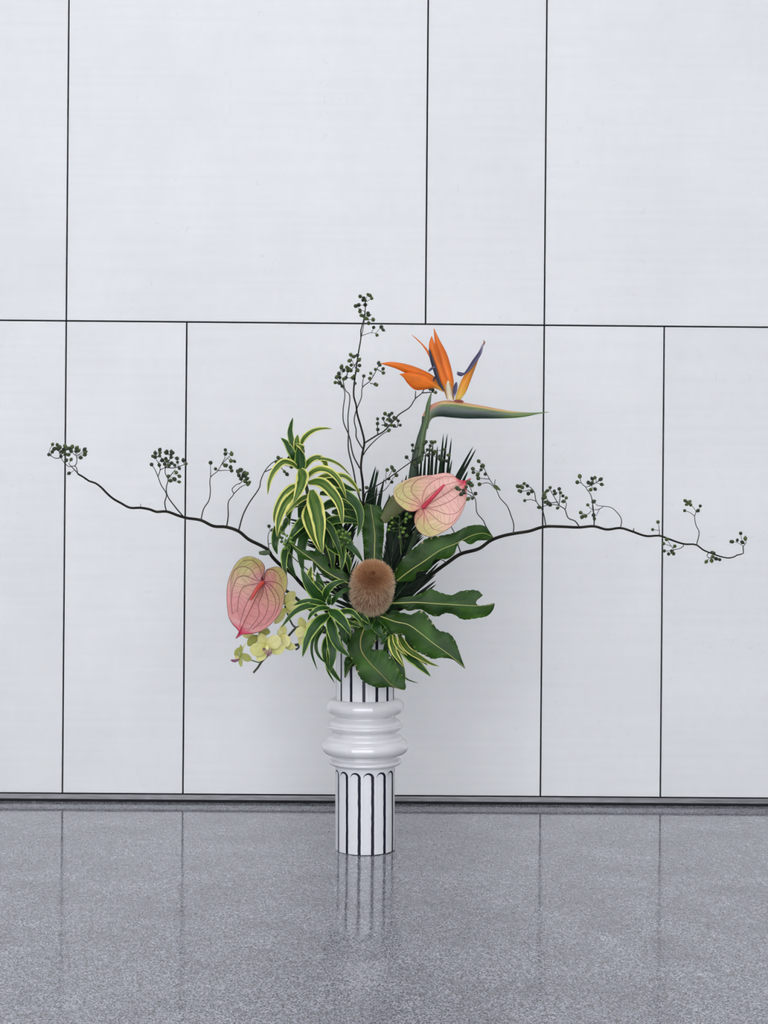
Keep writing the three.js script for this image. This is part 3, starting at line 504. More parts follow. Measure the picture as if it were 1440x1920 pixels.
const lower = sprig('lower rosette of dark green striped leaves left of the brown bristly flower head', [[614, 1140], [640, 1160], MOUTH, DEEP], [0.10, 0.0], [
  [p3(104), S3('1075,670 970,570 895,450 846,332'), [0.10, 0.12], G], [p3(76), S3('1085,640 1030,540 975,455'), [0.09, 0.09], G],
  [p3(66), S3('1075,640 1100,545 1180,480 1287,453'), [0.10, 0.11], G], [p3(54), S3('1090,690 980,662 880,655 768,697'), [0.11, 0.12], G],
  [p3(62), S3('1100,710 930,698 790,755 652,910'), [0.11, 0.14], G], [p3(52), S3('1120,720 1010,730 945,780 910,842'), [0.12, 0.13], G],
  [p3(92), S3('1120,740 1200,795 1280,890 1332,990'), [0.12, 0.15], G], [p3(96), S3('1120,780 1010,860 920,990 858,1195'), [0.11, 0.14], G],
  [p3(88), S3('1120,810 1150,950 1200,1080 1315,1192'), [0.11, 0.13], G], [p3(88), S3('1135,860 1140,1020 1150,1180 1128,1335'), [0.10, 0.12], G],
  [p3(42), S3('1140,690 1180,620 1250,560 1335,530'), [0.10, 0.10], D], [p3(44), S3('1115,690 1118,630 1132,585'), [0.11, 0.11], G],
  [p3(60), S3('1200,760 1330,760 1400,820 1442,885'), [0.09, 0.11], G], [p3(50), S3('1200,830 1330,870 1435,905'), [0.085, 0.09], G],
  [p3(34), S3('1080,900 1000,1010 995,1130 1050,1220 1112,1262'), [0.09, 0.10], G], [p3(26), S3('1060,880 960,1030 950,1150 1003,1322'), [0.08, 0.09], D],
  [p3(58), S3('1120,960 1070,1120 1085,1240 1110,1300'), [0.08, 0.09], G], [p3(20), S3('1080,1230 1110,1340 1172,1446'), [0.08, 0.08], G],
  [p3(56), S3('1120,1100 1110,1260 1170,1360 1240,1446'), [0.08, 0.085], G], [p3(62), S3('1180,830 1240,900 1255,1000 1295,1085'), [0.09, 0.10], D],
  [p3(60), S3('1140,850 1180,1000 1260,1100'), [0.09, 0.10], G], [p3(60), S3('960,500 930,420 945,320'), [0.06, 0.05], Y],
  [p3(58), S3('1060,560 1020,460 1000,370'), [0.06, 0.06], D],
]);
const right = sprig('striped leaf sprig hanging over the vase rim, between the two lowest serrated leaves', [[722, 1180], [712, 1182], MOUTH, DEEP], [0.07, 0.0], [
  [p4(66), S4('560,690 580,820 625,930 660,1050 664,1150'), [0.06, 0.085], G], [p4(38), S4('585,715 620,820 695,885'), [0.07, 0.09], Y],
  [p4(48), S4('620,710 690,830 790,900 880,950 948,973'), [0.06, 0.09], Y], [p4(78), S4('630,760 700,880 790,965 880,1052'), [0.05, 0.08], G],
  [p4(34), S4('560,650 505,700 475,755'), [0.06, 0.07], G], [p4(28), S4('570,690 525,740 480,800'), [0.06, 0.07], G],
  [p4(44), S4('680,720 735,850 855,965'), [0.05, 0.07], G], [p4(12), S4('640,1000 690,1072 730,1090 782,1104'), [0.04, 0.05], D],
  [p4(90), S4('400,560 380,640 400,720'), [0.05, 0.075], D], [p4(84), S4('440,580 450,660 500,740'), [0.05, 0.08], D], [p4(84), S4('480,560 540,640 570,720'), [0.05, 0.075], D], [p4(80), S4('520,600 480,680 420,740'), [0.05, 0.07], D],
  [p4(60), S4('330,560 280,620 300,720'), [0.05, 0.07], D], [p4(60), S4('250,560 330,570 400,640'), [0.06, 0.075], G], [p4(60), S4('240,590 310,600 380,680'), [0.058, 0.07], G], [p4(70), S4('600,560 640,640 640,740'), [0.04, 0.065], D], [p4(70), S4('560,540 640,600 700,690'), [0.03, 0.05], D], [p4(60), S4('420,640 440,720 430,790'), [0.06, 0.065], D], [p4(60), S4('200,600 210,700 240,820'), [0.055, 0.07], G], [p4(56), S4('470,660 500,740 540,800'), [0.06, 0.07], D],
  [p4(50), S4('560,720 590,860 670,980'), [0.07, 0.09], Y], [p4(60), S4('540,700 500,760 450,800'), [0.03, 0.03], D], [p4(60), S4('560,720 540,800 500,860'), [0.04, 0.045], D],
]);

// ---------------------------------------------------------------- banksia: bristly head ringed by its serrated leaves
{
  const t = thing('banksia_flower', 'round brown bristly flower head ringed by large dark green serrated leaves', 'flower', P(700, 1135, 0.03));
  stemOf(t, [[698, 1112], [694, 1150], MOUTH, DEEP], (s) => lerp(0.06, 0, smooth(0, 0.7, s)), M(5), ribBrown, 'stem', 20, 8);
  const axis = V(0.05, 0.60, 0.80).normalize(), C = P(697, 1103, 0.085), half = 0.042, R0 = 0.0315, q = new THREE.Quaternion().setFromUnitVectors(V(0, 1, 0), axis);
  const prof = (s) => { const a = s * Math.PI / 2; return [R0 * Math.pow(Math.cos(a * 1.0), 0.45), half * Math.sign(s) * Math.pow(Math.abs(Math.sin(a)), 0.8)]; };
  const core = new THREE.LatheGeometry(Array.from({ length: 71 }, (_, i) => { const [r, y] = prof(Math.sin((i / 70 * 2 - 1) * Math.PI / 2) * 0.99999); return new THREE.Vector2(Math.max(r, 0.0001), y - (y > 0 ? 0.016 * (1 - smooth(0.001, 0.0048, r)) : 0)); }), 40);
  core.applyQuaternion(q); core.translate(C.x, C.y, C.z);
  const head = mesh('flower_head', local(core, t), std({ color: 0x86523a, roughness: 0.95 }), t, 'rust brown bristly barrel');
  // bristles: thousands of thin curved styles, rust at the root and straw at the tip
  const bg = new THREE.BufferGeometry(), bp = [], bc = [], bi = [], K = 5;
  const rust = new THREE.Color(0x94583c), straw = new THREE.Color(0xf0dcbc);
  for (let i = 0; i < K; i++) { const s = i / (K - 1), w = 0.5 * (1 - s * 0.75), c = rust.clone().lerp(straw, Math.pow(s, 0.8)); for (let k = 0; k < 3; k++) { const a = k / 3 * 6.283; bp.push(Math.cos(a) * w, s * 10, Math.sin(a) * w + s * s * 2.2); bc.push(c.r, c.g, c.b); } }
  for (let i = 0; i < K - 1; i++) for (let k = 0; k < 3; k++) { const a = i * 3 + k, b = i * 3 + (k + 1) % 3; bi.push(a, a + 3, b, b, a + 3, b + 3); }
  bg.setAttribute('position', new THREE.Float32BufferAttribute(bp, 3)); bg.setAttribute('color', new THREE.Float32BufferAttribute(bc, 3)); bg.setIndex(bi); bg.computeVertexNormals();
  const N = 8000, inst = new THREE.InstancedMesh(bg, std({ vertexColors: true, roughness: 0.75 }), N); inst.name = numbered('bristle'); inst.userData.kind = 'stuff'; inst.castShadow = inst.receiveShadow = true;
  let made = 0; const m4 = new THREE.Matrix4(), up = V(0, 1, 0), tint = new THREE.Color();
  for (let i = 0; i < N; i++) {
    let s = i % 3 ? -0.93 + 1.9 * ((i + 0.5) / N) : i % 4 ? lerp(0.5, 0.985, rnd()) : 1 - 0.055 * Math.pow(rnd(), 2.2) - 0.0002; const [r, y] = prof(clamp(s, -0.98, 0.9992)), a = i * 2.39996 + rr(-0.2, 0.2);
    const [r2, y2] = prof(clamp(s + 0.0005, -0.99, 0.9997)), nx = (y2 - y), ny = (r - r2), nl = Math.hypot(nx, ny) || 1;
    if (y > 0 && r < 0.0034) continue;
    const radial = V(Math.cos(a), 0, Math.sin(a)), dir = radial.clone().multiplyScalar(nx / nl + 0.25).addScaledVector(up, ny / nl * 0.8 - lerp(0.75, -0.05, smooth(-0.3, 0.8, s))).add(V(rr(-1, 1), rr(-1, 1), rr(-1, 1)).multiplyScalar(0.09)).normalize();
    const from = radial.multiplyScalar(r * 0.97); from.y = y; from.applyQuaternion(q).add(C).sub(t.position); dir.applyQuaternion(q);
    const L = rr(0.0075, 0.0112) * (r < 0.02 && y > 0 ? 0.75 : 1), qq = new THREE.Quaternion().setFromUnitVectors(up, dir), spin = new THREE.Quaternion().setFromAxisAngle(up, rr(0, 6.28));
    m4.compose(from, qq.multiply(spin), V(0.00062, L / 10, 0.00062)); inst.setMatrixAt(made, m4); const k = rr(0.75, 1.15), young = smooth(0.2, 0.85, s); inst.setColorAt(made++, tint.setRGB(k * lerp(1, 0.88, young), k * rr(0.92, 1.0) * lerp(1, 0.62, young), k * rr(0.85, 1.0) * lerp(1, 0.46, young)));
  }
  inst.count = made; inst.instanceMatrix.needsUpdate = true; head.add(inst);

  const leaf = (A, R, B, z, o, rib = [2.2, 0.8], ribM = ribMat) => {
    const L = broad(A, R, B, z, { n: 110, teeth: 21, pleat: 0.0005, ...o }), m = mesh('leaf', local(L.geo, t), serrated[Math.floor(rnd() * 2)], t);
    mesh('midrib', local(tube(L.mid.slice(0, -1).map((p) => p.clone().add(V(0, 0.0002, 0.0006))), (s) => M(lerp(rib[0], rib[1], s)) / 2, 6), t), ribM, m);
  };
  leaf(S2('205,1235 190,1120 175,1000 172,900 180,800 205,735'), S2('278,1230 280,1100 282,1000 272,920 262,850 245,745'), S2('345,1230 350,1120 362,1000 360,900 352,830 335,760'), [0.02, 0.015], { wave: 0.002, tooth: 0.06 });
  leaf(S2('440,1335 470,1270 540,1180 640,1090 720,1030 850,1005 960,980 1050,935 1130,918 1210,930 1280,1018'), S2('470,1392 560,1320 700,1225 840,1130 960,1080 1100,1010 1200,990 1278,1020'), S2('485,1400 620,1382 635,1320 740,1300 790,1215 900,1205 955,1160 970,1110 1010,1050 1090,1085 1150,1052 1250,1046 1278,1024'), [0.035, 0.03], { wave: 0.002, tooth: 0.06, arch: 0.02 });
  leaf(S4('560,462 590,450 650,425 750,410 820,385 880,355 960,385 1050,405 1110,375 1180,365 1250,368 1292,405 1240,440 1238,482 1300,488 1385,470'), S4('560,470 600,470 760,465 920,475 1100,485 1250,492 1320,490 1385,475'), S4('565,480 620,490 700,530 800,520 870,560 930,578 1000,550 1060,560 1130,600 1250,590 1330,570 1375,520 1386,480'), [0.06, 0.09], { wave: 0.0015, tooth: 0.06 });
  leaf(S4('490,568 600,558 660,545 720,560 800,525 840,545 880,600 940,680 1030,710 1080,780 1110,870 1130,930 1152,985'), S4('480,575 600,618 700,642 800,710 900,790 1000,860 1100,940 1153,986'), S4('500,600 540,660 580,705 680,735 720,790 760,850 820,880 900,915 950,905 1050,915 1120,965 1150,988'), [0.075, 0.12], { wave: 0.002, tooth: 0.06, arch: 0.01 });
  leaf(S4('330,655 270,700 235,770 215,830 270,960 320,1070 370,1110 460,1140 560,1135 640,1152 665,1158'), S4('360,650 322,760 330,850 400,950 480,1030 570,1120 640,1155 668,1158'), S4('380,640 430,690 447,760 415,835 500,840 560,880 600,940 640,1010 672,1090 682,1135 672,1158'), [0.07, 0.115], { wave: 0.002, tooth: 0.06, arch: 0.015 }, [3, 0.8], ribBrown);
  leaf(S3('1310,470 1290,400 1220,350 1120,330 1090,230 1000,190 860,150 750,95'), S3('1300,480 1180,425 1060,350 960,260 850,180 745,98'), S3('1290,490 1200,462 1100,430 1020,355 985,300 960,270 850,240 740,105'), [0.072, 0.066], { wave: 0.002, tooth: 0.06 });
  leaf(S4('300,860 245,885 200,905 195,1060'), S4('310,870 270,930 235,975 197,1062'), S4('330,890 290,950 240,990 200,1064'), [0.05, 0.065], { wave: 0.002, teeth: 5, n: 20 }, [1, 0.5]);
}
{ // dull olive leaf half hidden by the pink flower
  const t = thing('broad_leaf', 'dull olive leaf half hidden behind the lower left lobe of the large pink flower', 'leaf', P(716, 985, 0.02));
  const L = broad(S2('328,862 365,775 420,680 432,668 490,730'), S2('330,868 390,805 450,745 520,750'), S2('335,878 370,905 450,850 540,790'), [0.02, 0.03], { wave: 0.001, teeth: 0 });
  mesh('leaf_blade', local(L.geo, t), std({ color: 0x5a5f38, roughness: 0.6 }), t);
  stemOf(t, [...S2('332,868 320,1000'), MOUTH, DEEP], (s) => -0.03 * Math.sin(Math.PI * Math.pow(s, 0.6)) + 0.02 * (1 - smooth(0, 0.1, s)), M(1.6), stemGreen, 'stalk', 16, 6);
}

// ---------------------------------------------------------------- anthuriums
function anthurium(label, outline, heart, tipPx, spadix, point, normal, tones, veins, nLeft, stalk, stalkZ) {
  const t = thing('anthurium_flower', label, 'flower', onPlane(heart[0], heart[1], point, normal)), N = normal.clone().normalize();
  const ax = V(1, 0, 0).addScaledVector(N, -N.x).normalize(), ay = N.clone().cross(ax);
  const to2 = (px, py) => { const q = onPlane(px, py, point, normal).sub(t.position); return [q.dot(ax), q.dot(ay)]; };
  const edge = new THREE.CatmullRomCurve3(outline.map(([x, y]) => { const [a, b] = to2(x, y); return V(a, b, 0); }), false, 'centripetal').getSpacedPoints(150);
  const xs = edge.map((p) => p.x), ys = edge.map((p) => p.y), x0 = Math.min(...xs) - 0.002, x1 = Math.max(...xs) + 0.002, y0 = Math.min(...ys) - 0.002, y1 = Math.max(...ys) + 0.002, [tx, ty] = to2(...tipPx);
  // the veins: arcs from the heart that swing out into the lobes and turn towards the tip; side veins between them
  const TW = 1024, TH = 1024, cu = (x) => (x - x0) / (x1 - x0) * TW, cv = (y) => (1 - (y - y0) / (y1 - y0)) * TH;
  const Lt = Math.hypot(tx, ty), arcPts = veins.map((v) => spline([V(0, 0, 0), ...v.map(([x, y]) => { const [a, b] = to2(x, y); return V(a, b, 0); })], 40));
  const drawVeins = (g, style, width, fineStyle, fineWidth) => {
    g.lineCap = g.lineJoin = 'round';
    g.strokeStyle = fineStyle; g.lineWidth = fineWidth; let sd = 3;
    const jit = () => hash2(sd++, 17) - 0.5, mid = spline([V(0, 0, 0), V(tx, ty, 0)], 40);
    for (const side of [[...arcPts.slice(0, nLeft), mid], [...arcPts.slice(nLeft), mid]]) for (let k = -1; k < side.length - 1; k++) for (let i = 6; i < 40; i += 4) {
      const b = side[k + 1][clamp(i + Math.round(jit() * 2), 3, 40)]; let a;      // ladder veins between neighbouring veins, and from the outermost to the rim
      if (k >= 0) a = side[k][clamp(i + 5 + Math.round(jit() * 3), 3, 40)]; else { a = edge[0]; for (const e of edge) if (e.distanceTo(b) < a.distanceTo(b)) a = e; if (a.distanceTo(b) > Lt * 0.25) continue; }
      const m = a.clone().lerp(b, 0.5).add(V(jit(), jit(), 0).multiplyScalar(a.distanceTo(b) * 0.3));
      g.beginPath(); spline([a, m, b], 8).forEach((p, n) => (n ? g.lineTo(cu(p.x), cv(p.y)) : g.moveTo(cu(p.x), cv(p.y)))); g.stroke();
    }
    g.strokeStyle = style; g.lineWidth = width * 0.9; g.beginPath(); edge.forEach((p, i) => (i ? g.lineTo(cu(p.x), cv(p.y)) : g.moveTo(cu(p.x), cv(p.y)))); g.stroke();
    for (const pts of [...arcPts, spline([V(0, 0, 0), V(tx, ty, 0)], 20)]) for (let i = 1; i < pts.length; i++) { g.lineWidth = width * lerp(1.15, 0.5, i / pts.length); g.beginPath(); g.moveTo(cu(pts[i - 1].x), cv(pts[i - 1].y)); g.lineTo(cu(pts[i].x), cv(pts[i].y)); g.stroke(); }
  };
  const map = canvas(TW, TH, (g) => {
    const im = g.createImageData(TW, TH);
    for (let y = 0; y < TH; y++) for (let x = 0; x < TW; x++) {
      const X = x0 + x / TW * (x1 - x0), Yy = y1 - y / TH * (y1 - y0), f = (X * tx + Yy * ty) / (Lt * Lt), r = Math.hypot(X, Yy) / Lt, n = vnoise(x / 60, y / 60) - 0.5, n2 = vnoise(x / 9, y / 9) - 0.5;
      const pink = smooth(tones.from, tones.to, f + n * 0.12) , core = (1 - smooth(0.05, 0.42, r + n * 0.1)) * tones.core, tip = smooth(0.80, 0.96, f + n * 0.05);
      for (let c = 0; c < 3; c++) { let v = lerp(tones.lobe[c], tones.body[c], Math.max(pink, core)); v = lerp(v, tones.heart[c], core * 0.6); v = lerp(v, tones.tip[c], tip); im.data[(y * TW + x) * 4 + c] = clamp(v * (1 + n2 * 0.07 + n * 0.06), 0, 255); }
      im.data[(y * TW + x) * 4 + 3] = 255;
    }
    g.putImageData(im, 0, 0);
    drawVeins(g, tones.vein, tones.vw, tones.fine, tones.vw * 0.42);
  });
  const bump = canvas(TW, TH, (g) => { g.fillStyle = '#fff'; g.fillRect(0, 0, TW, TH); g.filter = 'none'; for (const [w, a] of [[26, 0.10], [18, 0.14], [11, 0.2], [6, 0.3]]) drawVeins(g, `rgba(0,0,0,${a})`, w, `rgba(0,0,0,${a * 0.45})`, w * 0.6); });
  bump.colorSpace = THREE.NoColorSpace;
  const nR = 30, nA = edge.length - 1, rows = [], cupOf = (x, y, r) => tones.cup * r * r - 0.004 * (1 - r) + 0.0022 * Math.sin(Math.atan2(y, x) * 3 + 1) * r * r;
  for (let i = 0; i <= nR; i++) { const r = Math.max(0.02, i / nR), row = []; for (let j = 0; j <= nA; j++) { const e = edge[j], x = e.x * r, y = e.y * r; row.push(ax.clone().multiplyScalar(x).addScaledVector(ay, y).addScaledVector(N, cupOf(x, y, r) - 0.006 * smooth(0.75, 1, (x * tx + y * ty) / Lt / Lt))); } rows.push(row); }
  const g = sheet(rows, (a, b, i, j) => { const e = edge[j], r = Math.max(0.02, i / nR); return [(e.x * r - x0) / (x1 - x0), (e.y * r - y0) / (y1 - y0)]; }, 0.0011);
  mesh('spathe', g, phys({ map, bumpMap: bump, bumpScale: 0.0009, roughness: 0.34, clearcoat: 0.35, clearcoatRoughness: 0.25 }), t, tones.said);
  // spadix: a slim tapering finger standing off the spathe
  const [sx, sy] = to2(...spadix), a = V(0, 0, 0).addScaledVector(N, 0.001), b = ax.clone().multiplyScalar(sx).addScaledVector(ay, sy).addScaledVector(N, 0.018), m = a.clone().lerp(b, 0.5).addScaledVector(N, 0.006);
  const spots = data(64, 256, (x, y, o) => { const k = 0.86 + 0.22 * (Math.abs(((x / 5.33 + (Math.floor(y / 5) % 2) * 0.5) % 1) - 0.5) + Math.abs(((y / 5) % 1) - 0.5)); for (let c = 0; c < 3; c++) o[c] = clamp(tones.spadix[c] * k, 0, 255); });
  spots.repeat.set(1, 14);
  const sp = tube(spline([a, m, b], 26), (s) => M(4.1) * lerp(1.05, 0.72, s) * (1 - 0.5 * Math.pow(s, 10)), 14);
  mesh('spadix', sp, std({ map: spots, roughness: 0.5 }), t, 'slim reddish spadix');
  stemOf(t, stalk, stalkZ, M(3.1), stemGreen, 'stalk', 30, 8);
}
anthurium('smaller heart-shaped pink and green flower above the orchids, its crimson tip pointing down', S3('487,408 493,380 500,330 470,275 410,240 340,228 270,255 215,315 165,410 138,510 133,620 140,720 155,810 190,880 240,935 252,965 214,1018 285,978 330,975 410,968 500,930 580,860 640,785 680,680 690,600 712,540 722,450 705,390 670,345 610,325 560,335 520,352 503,385 490,420 484,446 476,462 465,452 468,430 478,416'), S3('478,470')[0], S3('245,985')[0], S3('380,655')[0],
  P(490, 1115, 0.10), V(-0.12, 0.18, 1),
  { lobe: [164, 156, 84], body: [190, 120, 118], heart: [176, 80, 98], tip: [196, 30, 74], from: -0.2, to: 0.5, core: 0.75, vein: 'rgba(92,34,46,0.78)', fine: 'rgba(98,50,52,0.4)', vw: 8, cup: 0.006, spadix: [196, 72, 64], said: 'green lobes turning rose pink with dark veins' },
  ['470,420 440,320 370,265 290,275', '420,440 360,350 290,325 210,360 172,450', '400,450 310,412 240,430 195,520 178,660 190,780', '390,490 290,520 250,610 238,760', '410,540 330,660 285,790 262,900', '500,372 560,352 620,380 660,450', '560,465 640,495 682,560 690,600', '550,500 610,570 640,660 600,800', '530,520 600,640 590,760 510,880', '505,560 530,690 490,820 390,930', '470,580 435,680 440,800 350,935'].map(S3), 5,
  [[494, 1092], ...S3('600,520 715,562 830,652 1000,800 1105,960'), [660, 1190], [686, 1262]], (s) => lerp(0.085, 0, s) - 0.03 * Math.sin(Math.PI * Math.min(1, s * 2)));
anthurium('larger heart-shaped pale pink flower below the orange flower, its red tip pointing right', S2('648,786 610,806 560,802 510,772 455,715 438,655 455,600 520,555 590,525 680,505 760,500 860,482 910,485 950,505 985,535 1040,545 1098,524 1062,570 1055,610 1055,690 1030,780 985,870 920,940 850,985 760,1020 700,1010 645,970 615,900 620,840 646,794'), S2('690,772')[0], S2('1060,555')[0], S2('860,590')[0],
  P(808, 945, 0.065), V(0.05, 0.10, 1),
  { lobe: [200, 188, 126], body: [222, 164, 152], heart: [218, 104, 120], tip: [220, 40, 76], from: -0.25, to: 0.5, core: 0.55, vein: 'rgba(156,66,76,0.72)', fine: 'rgba(146,92,80,0.36)', vw: 7, cup: 0.005, spadix: [208, 60, 82], said: 'cream lobes turning pale pink with rosy veins' },
  ['630,755 530,722 472,685 455,640', '640,730 540,675 518,620 535,575 590,540', '655,710 598,650 592,600 640,545 730,512', '688,680 730,590 860,515 960,520', '715,700 850,600 1000,548', '680,830 640,880 630,930', '700,840 700,950 745,1008', '715,850 770,950 850,975', '750,820 860,910 930,905 1000,820', '780,790 890,830 970,820 1045,730', '800,765 950,700 1048,600'].map(S2), 5,
  [S2('690,778')[0], [780, 1000], [740, 1100], MOUTH, DEEP], (s) => lerp(0.055, 0, s) - 0.04 * Math.sin(Math.PI * Math.min(1, s * 1.6)));

// ---------------------------------------------------------------- bird of paradise
{
  const t = thing('bird_of_paradise_flower', 'bird-shaped flower with orange petals and a long pointed green beak', 'flower', P(770, 900, -0.02)), zb = -0.015;
  const stemMap = data(64, 256, (x, y, o) => { const n = vnoise(x / 3, y / 40), m = vnoise(x / 20, y / 60); o[0] = 44 + n * 14 + m * 8; o[1] = 62 + n * 14 + m * 8; o[2] = 50 + n * 10; });
  stemOf(t, [...S8('412,770 405,850 385,900 350,1040 325,1150'), [768, 940], [742, 1060], MOUTH, DEEP], (s) => lerp(zb, -0.075, smooth(0.2, 0.5, s)) + 0.075 * smooth(0.75, 1, s), (s) => M(lerp(6.2, 8.4, smooth(0, 0.3, s))), std({ map: stemMap, roughness: 0.55 }), 'stem', 40, 14);
  const sh = broad(S8('335,1120 365,900 400,780 425,660 461,572'), S8('365,1120 400,900 430,780 448,670 462,573'), S8('395,1120 418,900 440,790 452,680 463,574'), [zb + 0.006, zb + 0.008], { n: 24, bow: 0.006, wave: 0 });
  mesh('sheath', local(sh.geo, t), std({ color: 0x51673f, roughness: 0.5 }), t, 'pointed green sheath');
  // the beak: swept along its middle, deeper than wide
  const mid = along(S8('408,860 418,795 440,752 480,722 540,706 620,708 740,722 860,732 1000,745 1120,752 1220,750 1300,741 1395,731'), zb, 70), halfOf = new THREE.SplineCurve([[0, 27], [0.05, 33], [0.1, 42], [0.16, 55], [0.24, 66], [0.32, 67], [0.44, 58], [0.56, 46], [0.7, 31], [0.82, 18], [0.9, 8], [0.96, 4], [1, 1.2]].map(([a, b]) => new THREE.Vector2(a, b)));
  const tab = halfOf.getPoints(400), half = (s) => { let i = 0; while (i < 399 && tab[i + 1].x < s) i++; return M(tab[i].y / 4.235); };
  const beak = tube(mid, half, 22); { const p = beak.attributes.position; for (let i = 0; i < p.count; i++) p.setZ(i, mid[0].z + (p.getZ(i) - mid[0].z) * 0.5); beak.computeVertexNormals(); }
  { const p = beak.attributes.position, uv = beak.attributes.uv, n = mid.length; for (let i = 0; i < p.count; i++) { const r = Math.min(n - 1, Math.floor(i / 23)), T = mid[Math.min(n - 1, r + 1)].clone().sub(mid[Math.max(0, r - 1)]).normalize(), up = V(-T.y, T.x, 0), q = V(p.getX(i), p.getY(i), 0).sub(V(mid[r].x, mid[r].y, 0)).dot(up) / half(r / (n - 1)); uv.setXY(i, r / (n - 1), clamp(q * 0.5 + 0.5, 0, 1)); } }
  const beakMap = data(512, 128, (x, y, o) => {     // a red-orange keel line above, grey green flanks, yellow green towards the point
    const s = x / 511, v = y / 127, n = vnoise(x / 50, y / 9) - 0.5, n2 = vnoise(x / 10, y / 3) - 0.5; let c = [40, 60, 52].map((k) => k + n * 26 + n2 * 10);
    const mix = (d, k) => { c = c.map((a, i) => lerp(a, d[i], k)); };
    mix([96, 124, 62], smooth(0.55, 0.8, s + n * 0.1)); mix([122, 134, 84], (1 - smooth(0.06, 0.2, s + n * 0.04)) * 0.8);
    mix([84, 110, 56], smooth(0.52, 0.66, v + n * 0.06) * 0.85); mix([204, 172, 112], smooth(0.68, 0.84, v + n * 0.06) * (1 - smooth(0.7, 0.92, s)) * 0.92); mix([206, 112, 88], smooth(0.90, 0.98, v + n * 0.05) * (1 - smooth(0.5, 0.85, s)));
    mix([190, 116, 108], (1 - smooth(0.02, 0.1, Math.abs(s - 0.13))) * smooth(0.5, 0.8, v) * 0.8);
    o[0] = c[0]; o[1] = c[1]; o[2] = c[2];
  });
  mesh('beak', local(beak, t), phys({ map: beakMap, roughness: 0.4, clearcoat: 0.3, clearcoatRoughness: 0.3 }), t, 'grey green beak with an orange pink upper edge');
  const petalMap = (root, body, edge, k) => data(64, 256, (x, y, o) => { const q = Math.abs(x / 63 * 2 - 1), s = y / 255, l = vnoise(x / 2.6 + k, y / 80), m = vnoise(x / 14 + k, y / 30); const a = smooth(0.02, 0.34, s + (m - 0.5) * 0.12); for (let c = 0; c < 3; c++) o[c] = clamp(lerp(root[c], lerp(body[c], edge[c], smooth(0.6, 1, q) * 0.7), a) * (0.9 + l * 0.16 + (m - 0.5) * 0.08), 0, 255); });
  const orange = [0, 1].map((k) => phys({ map: petalMap([214, 160, 70], [240, 122, 22], [222, 92, 22], k * 9), roughness: 0.5, transmission: 0.12, thickness: 0 }));
  const amber = std({ map: petalMap([226, 190, 84], [226, 142, 34], [206, 104, 40], 30), roughness: 0.5 }), violet = std({ map: petalMap([150, 140, 160], [74, 70, 104], [58, 54, 92], 50), roughness: 0.5 }), indigo = std({ map: petalMap([50, 46, 72], [30, 27, 48], [84, 80, 118], 70), roughness: 0.5 }), pale = std({ color: 0xe4d6b8, roughness: 0.6 });
  const sep = (A, R, B, z, mat, o) => mesh('sepal', local(broad(A, R, B, z, { n: 30, across: 8, bow: 0.005, wave: 0.001, waves: 2, ...o }).geo, t), mat, t);
  sep(S8('568,560 530,495 470,440 390,397 300,362 220,343 130,334 62,344'), S8('562,565 480,490 400,437 290,385 170,356 62,345'), S8('555,570 480,520 400,475 270,427 180,385 62,347'), [zb + 0.004, zb + 0.03], orange[0]);
  sep(S8('562,562 490,490 410,432 290,415 207,430'), S8('556,566 480,520 400,490 300,465 208,431'), S8('545,566 480,540 400,553 330,553 270,500 240,455 208,432'), [zb + 0.006, zb + 0.036], orange[1]);
  sep(S8('585,630 560,560 520,490 490,410 465,330 446,250 443,190 462,128'), S8('605,632 580,550 540,440 505,340 475,240 463,130'), S8('625,632 615,540 570,430 530,320 500,220 464,130'), [zb + 0.0, zb + 0.014], orange[0], { bow: 0.007 });
  sep(S8('598,632 570,500 530,380 500,260 487,160 480,68'), S8('618,634 600,500 570,380 540,270 505,160 481,69'), S8('642,632 636,480 612,360 575,250 520,150 483,70'), [zb - 0.004, zb - 0.012], orange[1], { bow: 0.007 });
  sep(S8('560,560 500,420 440,285 390,205 306,117'), S8('565,562 505,425 442,275 388,195 307,118'), S8('570,564 515,420 447,262 386,185 308,118'), [zb - 0.006, zb - 0.03], orange[0], { bow: 0.001 });
  sep(S8('650,632 665,570 700,480 750,400 800,330 840,270 868,200 882,166'), S8('672,634 700,560 745,470 790,380 830,300 860,230 884,168'), S8('692,632 735,570 780,455 820,350 850,262 872,210 889,180'), [zb - 0.002, zb + 0.008], amber, { bow: 0.005 });
  sep(S8('590,632 580,570 575,530 590,480'), S8('604,634 600,570 596,530 595,482'), S8('630,634 625,580 615,540 600,484'), [zb + 0.008, zb + 0.012], pale);
  const pet = (w, line, z, mat, o = {}) => mesh('petal', local(blade(along(line, z, 24), M(w / 4.235), { face: V(0.3, 0.1, 1), fold: 0.3, shape: 'oval', thick: 0.001, ...o }), t), mat, t);
  pet(34, S8('560,560 520,490 487,390 462,310 443,225'), [zb + 0.008, zb + 0.016], indigo); pet(18, S8('486,372 465,385 436,408'), [zb + 0.016, zb + 0.02], violet); pet(14, S8('505,440 485,460 478,490'), [zb + 0.012, zb + 0.02], indigo);
  pet(34, S8('640,610 648,550 660,492'), [zb + 0.008, zb + 0.01], violet); pet(34, S8('872,190 845,262 800,330 755,395 712,440'), [zb + 0.01, zb + 0.014], violet); pet(22, S8('735,425 700,428 664,413'), [zb + 0.012, zb + 0.014], violet); pet(12, S8('712,442 690,440 660,425'), [zb + 0.012, zb + 0.01], violet);
  pet(5, S8('868,215 880,185 876,158'), zb + 0.01, violet); pet(20, S8('640,640 700,645 720,650'), [zb + 0.006, zb + 0.006], std({ color: 0x8a3a34, roughness: 0.6 }));
}

